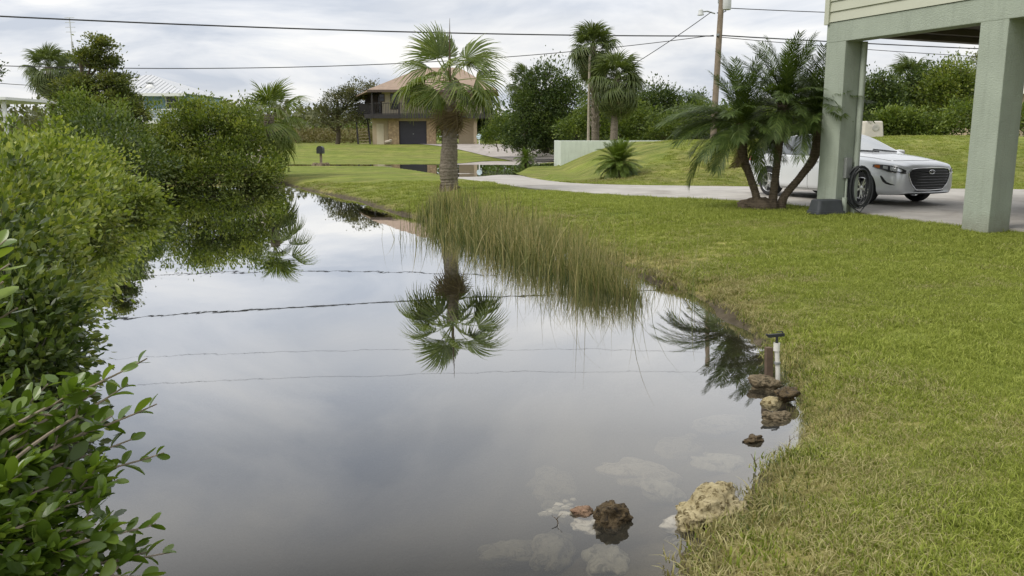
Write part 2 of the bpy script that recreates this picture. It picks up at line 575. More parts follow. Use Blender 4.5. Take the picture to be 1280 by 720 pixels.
# --- pond water: a real body of tea-coloured water
def water_mat(name, ripple_scale=2.2, ripple=0.05, rough=0.01, absorb=None, murk=0.0):
    m = new_mat(name)
    t = NT(m)
    o = t.n('ShaderNodeNewGeometry').outputs['Position']
    mp = t.n('ShaderNodeMapping', {'Vector': o, 'Scale': (1.0, 0.45, 1.0)}).outputs[0]
    h = t.math('ADD', t.noise(ripple_scale, 3, 0.5, mp), t.math('MULTIPLY', t.noise(ripple_scale * 5, 2, 0.5, mp), 0.10))
    patch = t.ramp(t.noise(0.35, 3, 0.5, o), [(0.4, (0.35, 0.35, 0.35)), (0.7, (1, 1, 1))])
    h = t.math('MULTIPLY', h, patch)
    nrm = t.bump(h, ripple, 0.05)
    gl = t.n('ShaderNodeBsdfGlossy', {'Color': (1, 1, 1, 1), 'Roughness': rough})
    t.t.links.new(nrm, gl.inputs['Normal'])
    tr = t.n('ShaderNodeBsdfTransparent', {'Color': (0.97, 0.98, 0.96, 1)})
    if murk:            # suspended silt scatters part of the light before it reaches the bed
        silt = t.n('ShaderNodeBsdfDiffuse', {'Color': (0.20, 0.20, 0.175, 1)})
        ms = t.n('ShaderNodeMixShader', {'Fac': murk})
        t.t.links.new(tr.outputs[0], ms.inputs[1]); t.t.links.new(silt.outputs[0], ms.inputs[2])
        tr = ms
    lw = t.n('ShaderNodeLayerWeight', {'Blend': 0.5})
    t.t.links.new(nrm, lw.inputs['Normal'])
    fz = t.ramp(lw.outputs['Facing'], [(0.0, (.02,) * 3), (0.42, (.035,) * 3), (0.52, (.075,) * 3), (0.66, (.33,) * 3), (0.74, (.58,) * 3), (0.83, (.78,) * 3), (0.93, (.94,) * 3), (1.0, (1.0,) * 3)])
    mx = t.n('ShaderNodeMixShader')
    t.t.links.new(fz, mx.inputs[0]); t.t.links.new(tr.outputs[0], mx.inputs[1]); t.t.links.new(gl.outputs[0], mx.inputs[2])
    vol = None
    if absorb:
        vol = t.n('ShaderNodeVolumeAbsorption', {'Color': (*absorb[0], 1), 'Density': absorb[1]}).outputs[0]
    t.out(mx.outputs[0], vol)
    return m
M['pond_water'] = water_mat('pond_water', 1.6, 0.03, 0.012, ((0.46, 0.44, 0.37), 4.2), 0.07)
pb = MB()
pb.box((-19.5, 0.4, -1.6), (4.6, 34.5, 0.0))
water = pb.build('pond_water', M['pond_water'])
tag(water, 'still grey pond water mirroring the cloudy sky', 'water', kind='structure')
M['flood_water'] = water_mat('flood_water', 1.2, 0.02, 0.01)
fb = MB()
flood_pts = [(-60, 46.5), (-9, 46.5)] + [tuple(G(*p, FLOOD)[:2]) for p in [(455, 222), (570, 236), (650, 236), (690, 221)]] + [(2.35, 43.0), (2.35, 44.6), (9, 47.0), (60, 47.0), (60, 59.5), (-60, 59.5)]
fb.add([(x, y, FLOOD) for x, y in flood_pts], [tuple(range(len(flood_pts)))])
flood = fb.build('rain_water', M['flood_water'])
tag(flood, 'rain water standing on the road and lawn corner', 'water', kind='structure')

# --- driveway sheet with slightly uneven concrete
def concrete_mat(name, a, b, stain=(0.16, 0.14, 0.11)):
    m = new_mat(name)
    t = NT(m)
    o = t.n('ShaderNodeNewGeometry').outputs['Position']
    c = t.ramp(t.noise(1.3, 6, 0.65, o), [(0.3, a), (0.7, b)])
    st = t.ramp(t.noise(0.7, 6, 0.7, o, 0.6), [(0.52, (0, 0, 0)), (0.66, (0.7, 0.7, 0.7))])
    c = t.mix(st, c, stain)
    t.out(t.bsdf(c, 0.75, 0.0, t.bump(t.noise(70, 4, 0.6, o), 0.25, 0.004), 0.3))
    return m
M['concrete'] = concrete_mat('drive_concrete', (0.31, 0.29, 0.26), (0.45, 0.425, 0.385), (0.22, 0.195, 0.165))
NA = 9
dv = []
for i in range(NDR):
    for k in range(NA):
        t = k / (NA - 1)
        p = dlo[i] * (1 - t) + dhi[i] * t
        z = float(z_drive(p[1])) + 0.075 * (vnoise(np.array([p[0]]), np.array([p[1]]), 2.1, 9)[0] - 0.5) * float(smooth01(np.array((p[1] - 24) / 8)))
        dv.append((p[0], p[1], z))
dv = np.array(dv)
di = np.arange(NDR * NA).reshape(NDR, NA)
df = np.stack([di[:-1, :-1], di[1:, :-1], di[1:, 1:], di[:-1, 1:]], -1).reshape(-1, 4)
# downturned edges
low = dv.copy(); low[:, 2] -= 0.12
loop = list(di[:, 0]) + list(di[-1, 1:]) + list(di[::-1, -1][1:]) + list(di[0, ::-1][1:])
n0 = len(dv)
sk = np.array([(loop[j], loop[j + 1], loop[j + 1] + n0, loop[j] + n0) for j in range(len(loop) - 1)])
me = np_mesh('driveway', np.vstack([dv, low]), np.vstack([df, sk]))
drive = link('driveway', me, M['concrete'])
tag(drive, 'pale concrete driveway curving from the flooded road to the carport', 'driveway', kind='structure')

# --- road under the rain water and the neighbour's drive up to his garage
M['asphalt'] = simple('asphalt', (0.075, 0.073, 0.07), 0.85, 0, 0.3, 3.0, 0.4, 120)
rx = np.linspace(-300, 300, 240)
rb = []
for x in rx:
    for k in (-3.3, 0.0, 3.3):
        rb.append((x, road_mid(x) + k, 0.096 + (0.012 if k == 0 else 0) + 0.05 * float(vnoise(np.array([x]), np.array([k]), 3.0, 12)[0] - 0.5)))
ri = np.arange(len(rb)).reshape(-1, 3)
rf = np.stack([ri[:-1, :-1], ri[1:, :-1], ri[1:, 1:], ri[:-1, 1:]], -1).reshape(-1, 4)
tag(link('road', np_mesh('road', np.array(rb) + np.array([0, 0, -0.02]), rf), M['asphalt']), 'flooded asphalt road crossing beyond the pond', 'road', kind='structure')
M['grey_drive'] = concrete_mat('grey_drive', (0.30, 0.265, 0.24), (0.43, 0.39, 0.355))
nd = []
ha, hb = G(533, 182, 1.0), G(600, 182, 1.0)
A0, A1 = Vector((-9.6, 82.3, 0)), Vector((-2.2, 82.3, 0))
B0, B1 = Vector((0.2, 57.0, 0)), Vector((6.4, 57.0, 0))
NN = 36
for i in range(NN):
    t = i / (NN - 1)
    for k in range(9):
        q = (A0 * (1 - t) + B0 * t) * (1 - k / 8) + (A1 * (1 - t) + B1 * t) * (k / 8)
        q.x += 0.9 * math.sin(t * math.pi)
        nd.append((q.x, q.y, gz(q.x, q.y) + 0.035))
ni = np.arange(len(nd)).reshape(NN, 9)
nf = np.stack([ni[:-1, :-1], ni[1:, :-1], ni[1:, 1:], ni[:-1, 1:]], -1).reshape(-1, 4)
tag(link('neighbour_driveway', np_mesh('neighbour_driveway', np.array(nd), nf), M['grey_drive']), 'grey concrete drive rising to the garage across the road', 'driveway', kind='structure')
# ================================================================== vegetation library
LEAF6 = (np.array([[0, 0, 0], [0.20, 0.28, 0.045], [0.235, 0.66, 0.05], [0, 1, -0.03], [-0.235, 0.66, 0.05], [-0.20, 0.28, 0.045]]),
         np.array([[0, 1, 2, 3], [0, 3, 4, 5]]))
LEAF4 = (np.array([[0, 0, 0], [0.27, 0.5, 0.06], [0, 1, 0], [-0.27, 0.5, 0.06]]), np.array([[0, 1, 2, 3]]))
NEEDLE = (np.array([[0, 0, 0], [0.13, 0.45, 0.03], [0, 1, -0.06], [-0.13, 0.45, 0.03]]), np.array([[0, 1, 2, 3]]))
def unit(v):
    return v / np.maximum(np.linalg.norm(v, axis=-1, keepdims=True), 1e-9)
def leaves_mesh(name, pos, along, size, tint, tpl=LEAF4, up_bias=1.0):
    """one mesh of many leaves: pos (n,3), along (n,3) the leaf axis, size (n,), tint (n,)"""
    n = len(pos)
    y = unit(along)
    nrm = unit(rng.normal(size=(n, 3)) * 0.75 + np.array([0, 0, up_bias]))
    x = unit(np.cross(y, nrm))
    z = np.cross(x, y)
    tv, tf = tpl
    v = pos[:, None, :] + size[:, None, None] * (tv[None, :, 0:1] * x[:, None, :] + tv[None, :, 1:2] * y[:, None, :] + tv[None, :, 2:3] * z[:, None, :])
    k = len(tv)
    f = (tf[None] + (np.arange(n) * k)[:, None, None]).reshape(-1, tf.shape[1])
    return np_mesh(name, v.reshape(-1, 3), f, np.repeat(np.clip(tint, 0, 1), k))
def sphere_dirs(n, zmin=-1.0):
    z = rng.uniform(zmin, 1, n); a = rng.uniform(0, 2 * np.pi, n)
    r = np.sqrt(1 - z * z)
    return np.stack([r * np.cos(a), r * np.sin(a), z], 1)
def limb(mb, a, b, r0, r1, wig=0.06, n=6, sides=6):
    a, b = Vector(a), Vector(b)
    L = (b - a).length
    pts, rads = [], []
    for i in range(n):
        t = i / (n - 1)
        p = a.lerp(b, t)
        if 0 < i < n - 1:
            p = p + Vector(rng.normal(0, wig * L, 3)) * 0.6
        pts.append(p); rads.append(r0 * (1 - t) + r1 * t)
    mb.tube(pts, rads, sides)
    return pts
BARK = simple('bark', (0.13, 0.105, 0.08), 0.9, 0, 0.35, 7, 0.8, 30, 0.2, 0, 0.02)
PALEBARK = simple('pale_bark', (0.24, 0.21, 0.17), 0.9, 0, 0.3, 7, 0.8, 30, 0.2, 0, 0.02)

def bushy(name, label, cat, base, lobes, mat, leaf=0.09, clumps=90, per=90, spread=0.26, trunk=0.09, tpl=LEAF4, group=None, bark=None, zmin=-0.35, fill=0.55, stems=1, up_bias=1.0, tint_bias=0.0, trunk_top=None, squash=0.8, droop=0.0, ragged=0.16):
    """tree or shrub: trunk(s) + limbs + a crown of leaf clumps set over several lobes.
    lobes: list of (centre offset, radii)"""
    root = thing(name, label, cat, base, 0, group)
    lobes = [(np.array(c, float), np.array(r, float)) for c, r in lobes]
    vol = np.array([np.prod(r) ** (2 / 3) for _, r in lobes]); vol /= vol.sum()
    pos, al, sz, tn = [], [], [], []
    mb = MB()
    for (c, r), v in zip(lobes, vol):
        m = max(3, int(clumps * v))
        d = sphere_dirs(m, zmin)
        rad = rng.uniform(fill, 1.0, m)[:, None] * (1 + ragged * rng.normal(size=(m, 1)))
        cc = c + d * r * rad
        for j in range(m):
            k = int(per * rng.uniform(0.6, 1.4))
            s = spread * rng.uniform(0.6, 1.35)
            off = rng.normal(size=(k, 3)) * s * np.array([1, 1, squash])
            # leaf shoots point outward and up
            p = cc[j] + off
            pos.append(p)
            al.append(unit(off + 1e-6) * 0.7 + d[j] * 0.8 + rng.normal(size=(k, 3)) * 0.55 + np.array([0, 0, 0.25 - droop]))
            sz.append(leaf * rng.uniform(0.65, 1.3, k))
            tn.append(np.clip(0.5 + tint_bias + rng.normal(0, 0.2) + rng.normal(0, 0.2, k), 0, 1))
        # limb to the lobe
        t0 = Vector((c[0] * 0.15, c[1] * 0.15, 0.05))
        if stems > 1:
            t0 = Vector((c[0] * 0.7, c[1] * 0.7, 0.0))
        else:
            t0 = Vector((0, 0, min(c[2] * 0.55, (trunk_top or c[2]) * 0.8)))
        limb(mb, t0, c, trunk * 0.55, trunk * 0.2)
        for j in range(0, m, 3):
            limb(mb, Vector(c) * 0.8 + t0 * 0.2, cc[j], trunk * 0.2, trunk * 0.06, 0.08, 5, 5)
    if stems <= 1:
        top = trunk_top or max(c[2] for c, _ in lobes) * 0.8
        limb(mb, (0, 0, -0.15), (rng.normal(0, 0.08), rng.normal(0, 0.08), top), trunk, trunk * 0.45, 0.02, 8, 8)
    mb.build('trunk', bark or BARK, root, smooth=True)
    me = leaves_mesh('crown', np.vstack(pos), np.vstack(al), np.concatenate(sz), np.concatenate(tn), tpl, up_bias)
    link('crown', me, mat, root)
    return root

# ---- palms -------------------------------------------------------
def fan_frond(petiole=0.8, blade=0.75, nseg=34, spread=R(150), droop=0.25, fold=0.25, sag=0.3, seed=0, split=0.5, thread=True):
    """costapalmate leaf along +X: arching stalk, pleated fan with free drooping tips"""
    r = np.random.default_rng(seed)
    v, f, tn = [], [], []
    def quad(a, b, c, d, t):
        o = len(v); v.extend([a, b, c, d]); f.append((o, o + 1, o + 2, o + 3)); tn.extend(t if isinstance(t, (list, tuple)) else [t] * 4)
    # stalk as a 4-sided tapering bar
    def stalk(t):
        return np.array([petiole * t, 0, -sag * petiole * t * t])
    for i in range(6):
        a, b = stalk(i / 6), stalk((i + 1) / 6)
        wa, wb = 0.028 * (1 - 0.5 * i / 6), 0.028 * (1 - 0.5 * (i + 1) / 6)
        for (s1, z1), (s2, z2) in (((-1, 0), (0, 1)), ((0, 1), (1, 0)), ((1, 0), (0, -1)), ((0, -1), (-1, 0))):
            quad(a + [0, s1 * wa, z1 * wa * .6], b + [0, s1 * wb, z1 * wb * .6], b + [0, s2 * wb, z2 * wb * .6], a + [0, s2 * wa, z2 * wa * .6], 0.62)
    tip = stalk(1.0)
    slope = -2 * sag
    ex = np.array([1, 0, slope]) / math.hypot(1, slope)
    ez = np.array([-ex[2], 0, ex[0]]); ey = np.array([0, 1, 0])
    for k in range(nseg):
        u = (k + 0.5) / nseg * 2 - 1
        ang = u * spread
        L = blade * (1 - 0.30 * abs(u) ** 2) * r.uniform(0.92, 1.06)
        da = spread / nseg * 1.02
        dr = droop * r.uniform(0.7, 1.35)
        tilt = -fold * (1 - math.cos(ang)) * 0.5
        ang_t = ang + r.normal(0, 0.02)
        prev = None
        tt = 0.45 + 0.12 * r.normal()
        twist = r.normal(0, 0.12)
        for j, q in enumerate((0.02, 0.30, 0.55, 0.78, 1.0)):
            rad = q * L
            half = rad * da * 0.98 if q <= split else max(0.0, split * L * da * (1 - (q - split) / (1 - split)) ** 0.8)
            half = max(half, 0.0035)
            cdir = math.cos(ang_t) * ex + math.sin(ang_t) * ey
            sdir = -math.sin(ang_t) * ex + math.cos(ang_t) * ey
            low = tilt * rad - dr * L * max(0, q - 0.35) ** 2 * 2.2
            mid = tip + cdir * rad * (1 - 0.25 * dr * q * q) + ez * low
            # pleat: one side up, one side down
            pl = 0.30 * half
            A = mid - sdir * half + ez * (pl + twist * half); C = mid + sdir * half + ez * (pl - twist * half); B = mid - ez * pl
            A[2] -= dr * L * 0.5 * max(0, q - 0.5) ** 2; B[2] -= dr * L * 0.5 * max(0, q - 0.5) ** 2; C[2] -= dr * L * 0.5 * max(0, q - 0.5) ** 2
            tv = tt + (0.25 if q > 0.9 else 0.0)
            if prev:
                quad(prev[0], A, B, prev[1], [prev[3], tv, tv, prev[3]]); quad(prev[1], B, C, prev[2], [prev[3], tv, tv, prev[3]])
            prev = (A, B, C, tv)
    return np_mesh('frond', np.array(v), np.array(f), np.array(tn))
def pinnate_frond(L=1.5, pairs=46, leaflet=0.24, arch=1.0, seed=0, hang=0.5):
    r = np.random.default_rng(seed)
    v, f, tn = [], [], []
    def quad(a, b, c, d, t):
        o = len(v); v.extend([a, b, c, d]); f.append((o, o + 1, o + 2, o + 3)); tn.extend([t] * 4)
    def rach(t):
        a = arch * t
        # circular arc bending down
        return np.array([L * math.sin(a) / arch, 0, -L * (1 - math.cos(a)) / arch]), np.array([math.cos(a), 0, -math.sin(a)])
    for i in range(10):
        a, da = rach(i / 10); b, db = rach((i + 1) / 10)
        wa, wb = 0.014 * (1 - .8 * i / 10), 0.014 * (1 - .8 * (i + 1) / 10)
        quad(a + [0, -wa, 0], b + [0, -wb, 0], b + [0, 0, wb], a + [0, 0, wa], 0.7)
        quad(a + [0, 0, wa], b + [0, 0, wb], b + [0, wb, 0], a + [0, wa, 0], 0.7)
    for i in range(pairs):
        t = 0.16 + 0.84 * (i + r.uniform(-.3, .3)) / pairs
        p, d = rach(min(t, 1.0))
        n = np.array([-d[2], 0, d[0]])
        ll = leaflet * (0.45 + 1.0 * math.sin(min(1, max(0, (t - 0.05))) * math.pi) ** 0.6) * r.uniform(0.85, 1.12)
        if t > 0.92: ll *= 0.75
        for s in (-1, 1):
            fw = 0.75 + 0.5 * t
            dirv = d * fw + np.array([0, s, 0]) * r.uniform(0.85, 1.15) + n * r.uniform(0.05, 0.45)
            dirv /= np.linalg.norm(dirv)
            w = 0.0072
            m = p + dirv * ll * 0.55 + np.array([0, 0, -hang * ll * 0.10])
            e = p + dirv * ll * 0.95 + np.array([0, 0, -hang * ll * 0.45])
            sv = np.cross(dirv, n); sv /= np.linalg.norm(sv) + 1e-9
            tt = np.clip(0.42 + 0.16 * r.normal(), 0, 1)
            quad(p - sv * w * .5, m - sv * w, m + sv * w, p + sv * w * .5, tt)
            quad(m - sv * w, e - sv * 0.0015, e + sv * 0.0015, m + sv * w, tt)
    return np_mesh('frond', np.array(v), np.array(f), np.array(tn))
def place_frond(me, parent, loc, az, elv, scale=1.0, mat=None, roll=0.0, name='frond'):
    o = bpy.data.objects.new(name, me)
    COL.objects.link(o)
    o.parent = parent
    m = Matrix.Rotation(az, 4, 'Z') @ Matrix.Rotation(-elv, 4, 'Y') @ Matrix.Rotation(roll, 4, 'X')
    o.matrix_local = Matrix.Translation(loc) @ m @ Matrix.Scale(scale, 4)
    if mat is not None:
        if not me.materials:
            me.materials.append(mat)
        elif me.materials[0] is not mat:
            o.material_slots[0].link = 'OBJECT'
            o.material_slots[0].material = mat
    return o
M['fan'] = leaf_mat('fan_leaf', (0.045, 0.075, 0.014), (0.15, 0.20, 0.045), (0.33, 0.34, 0.12), 0.34, 0.4)
M['sabal'] = leaf_mat('sabal_leaf', (0.040, 0.060, 0.016), (0.105, 0.14, 0.04), (0.27, 0.28, 0.11), 0.3, 0.45)
M['dead'] = leaf_mat('dead_frond', (0.10, 0.07, 0.035), (0.20, 0.15, 0.08), (0.32, 0.25, 0.14), 0.15, 0.7)
M['pinnate'] = leaf_mat('date_leaf', (0.03, 0.055, 0.012), (0.075, 0.115, 0.026), (0.17, 0.21, 0.06), 0.3, 0.45, 0.25)
M['pinnate_light'] = leaf_mat('date_leaf_light', (0.05, 0.085, 0.015), (0.12, 0.18, 0.03), (0.24, 0.29, 0.07), 0.3, 0.45, 0.25)
def trunk_mat(name, a, b, rings=26.0):
    m = new_mat(name)
    t = NT(m)
    o = t.obj()
    w = t.n('ShaderNodeTexWave', {'Vector': o, 'Scale': rings / 6.0, 'Distortion': 3.5, 'Detail': 3.0, 'Detail Scale': 2.5}, bands_direction='Z').outputs['Fac']
    nz = t.noise(14, 5, 0.7, o)
    c = t.ramp(t.math('ADD', t.math('MULTIPLY', w, 0.10), nz), [(0.25, a), (0.8, b)])
    t.out(t.bsdf(c, 0.95, 0, t.bump(t.math('ADD', t.math('MULTIPLY', w, .15), nz), 0.9, 0.03), 0.15))
    return m
M['trunk_grey'] = trunk_mat('palm_trunk_grey', (0.085, 0.068, 0.05), (0.29, 0.25, 0.195))
M['trunk_brown'] = trunk_mat('palm_trunk_brown', (0.055, 0.042, 0.03), (0.21, 0.165, 0.115), 40)
def palm_trunk(parent, pts, rads, mat, ring=0.09, amp=0.05, n=14, name='trunk'):
    """tapered stem with leaf-scar rings"""
    pts = [Vector(p) for p in pts]
    L = sum((pts[i + 1] - pts[i]).length for i in range(len(pts) - 1))
    m = max(12, int(L / (ring / 4)))
    cp = catmull([tuple(p) for p in pts], max(3, m // (len(pts) - 1)))
    k = len(cp)
    rr = np.interp(np.linspace(0, 1, k), np.linspace(0, 1, len(rads)), rads)
    s = np.linspace(0, L, k)
    rr = rr * (1 + amp * (np.mod(s / ring, 1.0) - 0.5) * 2) * (1 + 0.03 * rng.normal(size=k))
    mb = MB(); mb.tube(cp, list(rr), n)
    o = mb.build(name, mat, parent, smooth=False)
    for p_ in o.data.polygons: p_.use_smooth = True
    return Vector(cp[-1])
FANS = [fan_frond(0.62, 0.98, 30, R(82), 0.22, 0.55, 0.05, 1, 0.55), fan_frond(0.70, 1.0, 32, R(98), 0.40, 0.6, 0.16, 2, 0.5),
        fan_frond(0.75, 0.98, 30, R(100), 0.38, 0.45, 0.18, 3, 0.5), fan_frond(0.80, 0.95, 30, R(105), 0.34, 0.35, 0.18, 4, 0.5)]
SABS = [fan_frond(0.70, 0.80, 26, R(120), 0.30, 0.6, 0.10, 11), fan_frond(0.75, 0.82, 26, R(125), 0.5, 0.7, 0.18, 12),
        fan_frond(0.75, 0.85, 26, R(130), 0.7, 0.75, 0.28, 13)]
def fan_crown(parent, top, n, scale, meshes, mat, el_hi=80, el_lo=-55, dead=0, jit=8, seed=0, bush=0.0, gap=None):
    r = np.random.default_rng(seed)
    ga = math.pi * (3 - math.sqrt(5))
    a0 = r.uniform(0, 6.28)
    for i in range(n):
        t = (i + 0.5) / n
        elv = el_hi + (el_lo - el_hi) * t ** 0.9 + r.normal(0, jit)
        az = a0 + i * ga + r.normal(0, 0.12)
        k = min(len(meshes) - 1, int(t * len(meshes)))
        p = Vector(top) + Vector((0, 0, -0.35 * t * scale))
        place_frond(meshes[k], parent, p, az, R(elv), scale * r.uniform(0.88, 1.1), mat, r.normal(0, 0.25))
    for i in range(dead):
        az = r.uniform(0, 6.28)
        place_frond(meshes[-1], parent, Vector(top) + Vector((0, 0, -0.45 * scale)), az, R(r.uniform(-82, -58)), scale * r.uniform(0.6, 0.9), M['dead'], r.normal(0, 0.3), 'dead_frond')
PINS = [pinnate_frond(1.3, 48, 0.17, 0.6, 21, 0.5), pinnate_frond(1.35, 52, 0.18, 1.1, 22, 0.8), pinnate_frond(1.3, 52, 0.18, 1.4, 23, 1.0)]
def pin_crown(parent, top, n, scale, mat, el_hi=85, el_lo=-15, seed=0, dead=0, az_pref=None, short_right=False):
    r = np.random.default_rng(seed)
    ga = math.pi * (3 - math.sqrt(5))
    a0 = r.uniform(0, 6.28)
    for i in range(n):
        t = (i + 0.5) / n
        elv = el_hi + (el_lo - el_hi) * t + r.normal(0, 6)
        az = a0 + i * ga + r.normal(0, 0.15)
        if az_pref is not None and t > 0.3:
            az = az_pref + ((az - az_pref + math.pi) % (2 * math.pi) - math.pi) * 0.72
        k = min(2, int(t * 3 + r.uniform(-0.3, 0.3)))
        s_ = scale * r.uniform(0.85, 1.1)
        if short_right and math.cos(az) > 0.1 and elv < 66:      # kept short against the post
            s_ *= 1 - (0.62 if short_right > 1 else 0.2) * math.cos(az)
        place_frond(PINS[max(0, k)], parent, Vector(top) + Vector((0, 0, -0.22 * t * scale)), az, R(elv), s_, mat, r.normal(0, 0.3))
    for i in range(dead):
        place_frond(PINS[2], parent, Vector(top) + Vector((0, 0, -0.25 * scale)), r.uniform(0, 6.28), R(r.uniform(-80, -60)), scale * r.uniform(0.4, 0.55), M['dead'], r.normal(0, .3), 'dead_frond')
# ================================================================== palms, placed where the photo shows them
# --- the young fan palm on the lawn tongue by the pond
b = on_land(562, 239, 0.2)
root = thing('fan_palm', 'young fan palm with thick grey trunk standing alone at the pond edge', 'palm tree', b)
top = palm_trunk(root, [(0, 0, -0.1), (0.0, 0, 0.15), (-0.02, 0, 0.6), (0.02, 0, 1.3), (0.04, 0, 2.1), (0.05, 0, 2.75)], [0.25, 0.235, 0.245, 0.20, 0.165, 0.15], M['trunk_grey'], 0.11, 0.012)
mb = MB()
for i in range(9):           # old leaf bases at the foot
    a = i * 0.7
    p = Vector((0.21 * math.cos(a), 0.21 * math.sin(a), 0.0))
    mb.tube([p, p * rng.uniform(1.0, 1.2) + Vector((0, 0, rng.uniform(.06, .14))), p * rng.uniform(1.05, 1.3) + Vector((0, 0, rng.uniform(.12, .26)))], [0.06, 0.045, 0.012], 6)
mb.build('root_flare', M['trunk_brown'], root, smooth=True)
# fronds: azimuth (0 = right, 90 = away), elevation, mesh, scale
SPEC = [(178, 26, 1, 1.0), (152, 50, 0, 1.05), (205, 60, 0, 0.95), (110, 74, 0, 0.9), (22, 52, 0, 1.1), (-5, 34, 1, 1.05), (45, 36, 1, 1.0), (-28, 14, 2, 1.0),
        (212, 6, 2, 0.95), (165, 2, 2, 0.95), (188, -16, 3, 0.9), (262, 30, 2, 0.75), (295, 2, 2, 0.9), (325, -10, 3, 0.95),
        (350, -4, 2, 1.0), (8, -22, 3, 0.9), (60, 8, 2, 0.95), (105, 22, 1, 0.95), (135, -6, 2, 0.95), (255, -22, 3, 0.8), (310, -30, 3, 0.8), (90, -28, 3, 0.85)]
for az, elv, k, s in SPEC:
    place_frond(FANS[k], root, top + Vector((0, 0, 0.12 * math.sin(R(elv)))), R(az + rng.normal(0, 9)), R(elv + 6 + rng.normal(0, 5)), s * rng.uniform(.92, 1.1), M['fan'], rng.normal(0, 0.75))
for az, elv in ((330, -58), (350, -64), (305, -66), (15, -60), (200, -72), (250, -70), (120, -68)):
    place_frond(FANS[3], root, top + Vector((0, 0, -0.2)), R(az), R(elv), 0.72, M['dead'], rng.normal(0, .3), 'dead_frond')
sp = MB(); sp.tube([top, top + Vector((0, 0, 0.8)), top + Vector((0.01, 0, 1.6))], [0.03, 0.022, 0.004], 6)
sp.build('spear_leaf', M['dead'], root)

# --- fan palm behind the mangrove clump
b = P(338, 205, 33.5); b.z = 0.25
root = thing('fan_palm', 'fan palm rising behind the round mangrove clump', 'palm tree', b)
top = palm_trunk(root, [(0, 0, -0.1), (0, 0, 1.2), (0.05, 0, 2.35)], [0.26, 0.22, 0.18], M['trunk_grey'])
fan_crown(root, top, 24, 1.05, FANS, M['fan'], 82, -45, 3, 8, 5)

# --- sabal palms beyond the wall
def sabal(px, top_py, Yd, base_z, scale, n, seed, label, tr=0.16, dead=4, lean=0.0, boots=False, group=None, el_lo=-70):
    c = P(px, top_py, Yd)
    base = Vector((c.x + lean, Yd, base_z))
    root = thing('sabal_palm', label, 'palm tree', base, 0, group)
    h = c.z - base_z
    top = palm_trunk(root, [(0, 0, -0.1), (-lean * 0.3, 0, h * 0.4), (-lean, 0, h)], [tr * 1.15, tr, tr * 0.85], M['trunk_grey'], 0.12, 0.02)
    fan_crown(root, top, n, scale, SABS, M['sabal'], 84, el_lo, dead, 9, seed)
    if boots:
        mb = MB(); r = np.random.default_rng(seed)
        for i in range(46):
            a = i * 2.4; z = h * (0.18 + 0.5 * i / 46)
            d = Vector((math.cos(a), math.sin(a), 0))
            p = Vector((-lean * z / h, 0, z)) + d * tr * 0.8
            mb.tube([p, p + d * 0.10 + Vector((0, 0, 0.14)), p + d * 0.16 + Vector((0, 0, 0.26))], [0.05, 0.04, 0.012], 5)
        mb.build('leaf_boots', PALEBARK, root)
    return root
sabal(741, 58, 48.5, 1.2, 1.12, 62, 31, 'taller sabal palm with ragged leaf stubs on its trunk behind the wall', 0.20, 6, 0.25, True, None, -62)
sabal(771, 97, 46.5, 1.2, 1.22, 66, 32, 'shorter full crowned sabal palm with smooth trunk behind the wall', 0.19, 4, -0.1)
sabal(61, 84, 43, 0.4, 0.92, 52, 33, 'round headed sabal palm beside the lattice antenna mast', 0.18, 9, 0.0, False, None, -80)
sabal(91, 88, 45, 0.4, 0.80, 44, 34, 'sabal palm half hidden behind the wind shaped cedar', 0.16, 6)
sabal(656, 104, 60, 0.6, 1.05, 34, 35, 'distant sabal palm peeping over the big dark tree', 0.16, 3)
sabal(1136, 98, 52, 0.8, 1.15, 40, 36, 'sabal palm among the dark trees behind the car', 0.16, 3)

# --- clump of date palms at the drive's edge
b = Vector((5.02, 16.25, 0.0)); b.z = gz(b.x, b.y)
root = thing('date_palm_clump', 'three stemmed pygmy date palm clump beside the carport post', 'palm tree', b)
mb = MB()
stemdefs = [([(-0.30, -0.05, -0.1), (-0.33, -0.05, 0.25), (-0.45, 0.0, 0.62), (-0.60, 0.05, 1.05), (-0.62, 0.08, 1.62)], 41, R(180)),
            ([(0.0, 0.0, -0.1), (0.02, 0.0, 0.35), (0.06, 0.02, 0.9), (0.10, 0.05, 1.5), (0.14, 0.05, 2.0)], 42, None),
            ([(0.12, -0.05, -0.1), (0.22, -0.05, 0.25), (0.52, 0.0, 0.62), (0.78, 0.02, 1.05), (0.84, 0.05, 1.75)], 43, R(0))]
for pts, sd_, pref in stemdefs:
    t_ = palm_trunk(root, pts, [0.11, 0.075, 0.07, 0.09, 0.12], M['trunk_brown'], 0.05, 0.06, 12)
    pin_crown(root, t_, 54, 1.04, M['pinnate'], 88, -4 if pref != 0 else 8, sd_, 4, None, 2 if pref == 0 else 1)
# long low fronds sweeping out over the lawn
for az, elv, s in ((176, 40, 1.22), (190, 30, 1.25), (182, 20, 1.2), (200, 36, 1.15), (165, 34, 1.15), (205, 15, 1.1)):
    place_frond(PINS[1], root, Vector((-0.62, 0.08, 1.6)), R(az), R(elv), s, M['pinnate'], rng.normal(0, 0.3))
for az, elv, s in ((-60, 45, 0.8), (-75, 25, 0.9), (60, 80, 1.1), (20, 86, 1.15), (-100, 30, 0.95)):
    place_frond(PINS[1], root, Vector((0.84, 0.05, 1.72)), R(az), R(elv), s, M['pinnate'], rng.normal(0, 0.3))
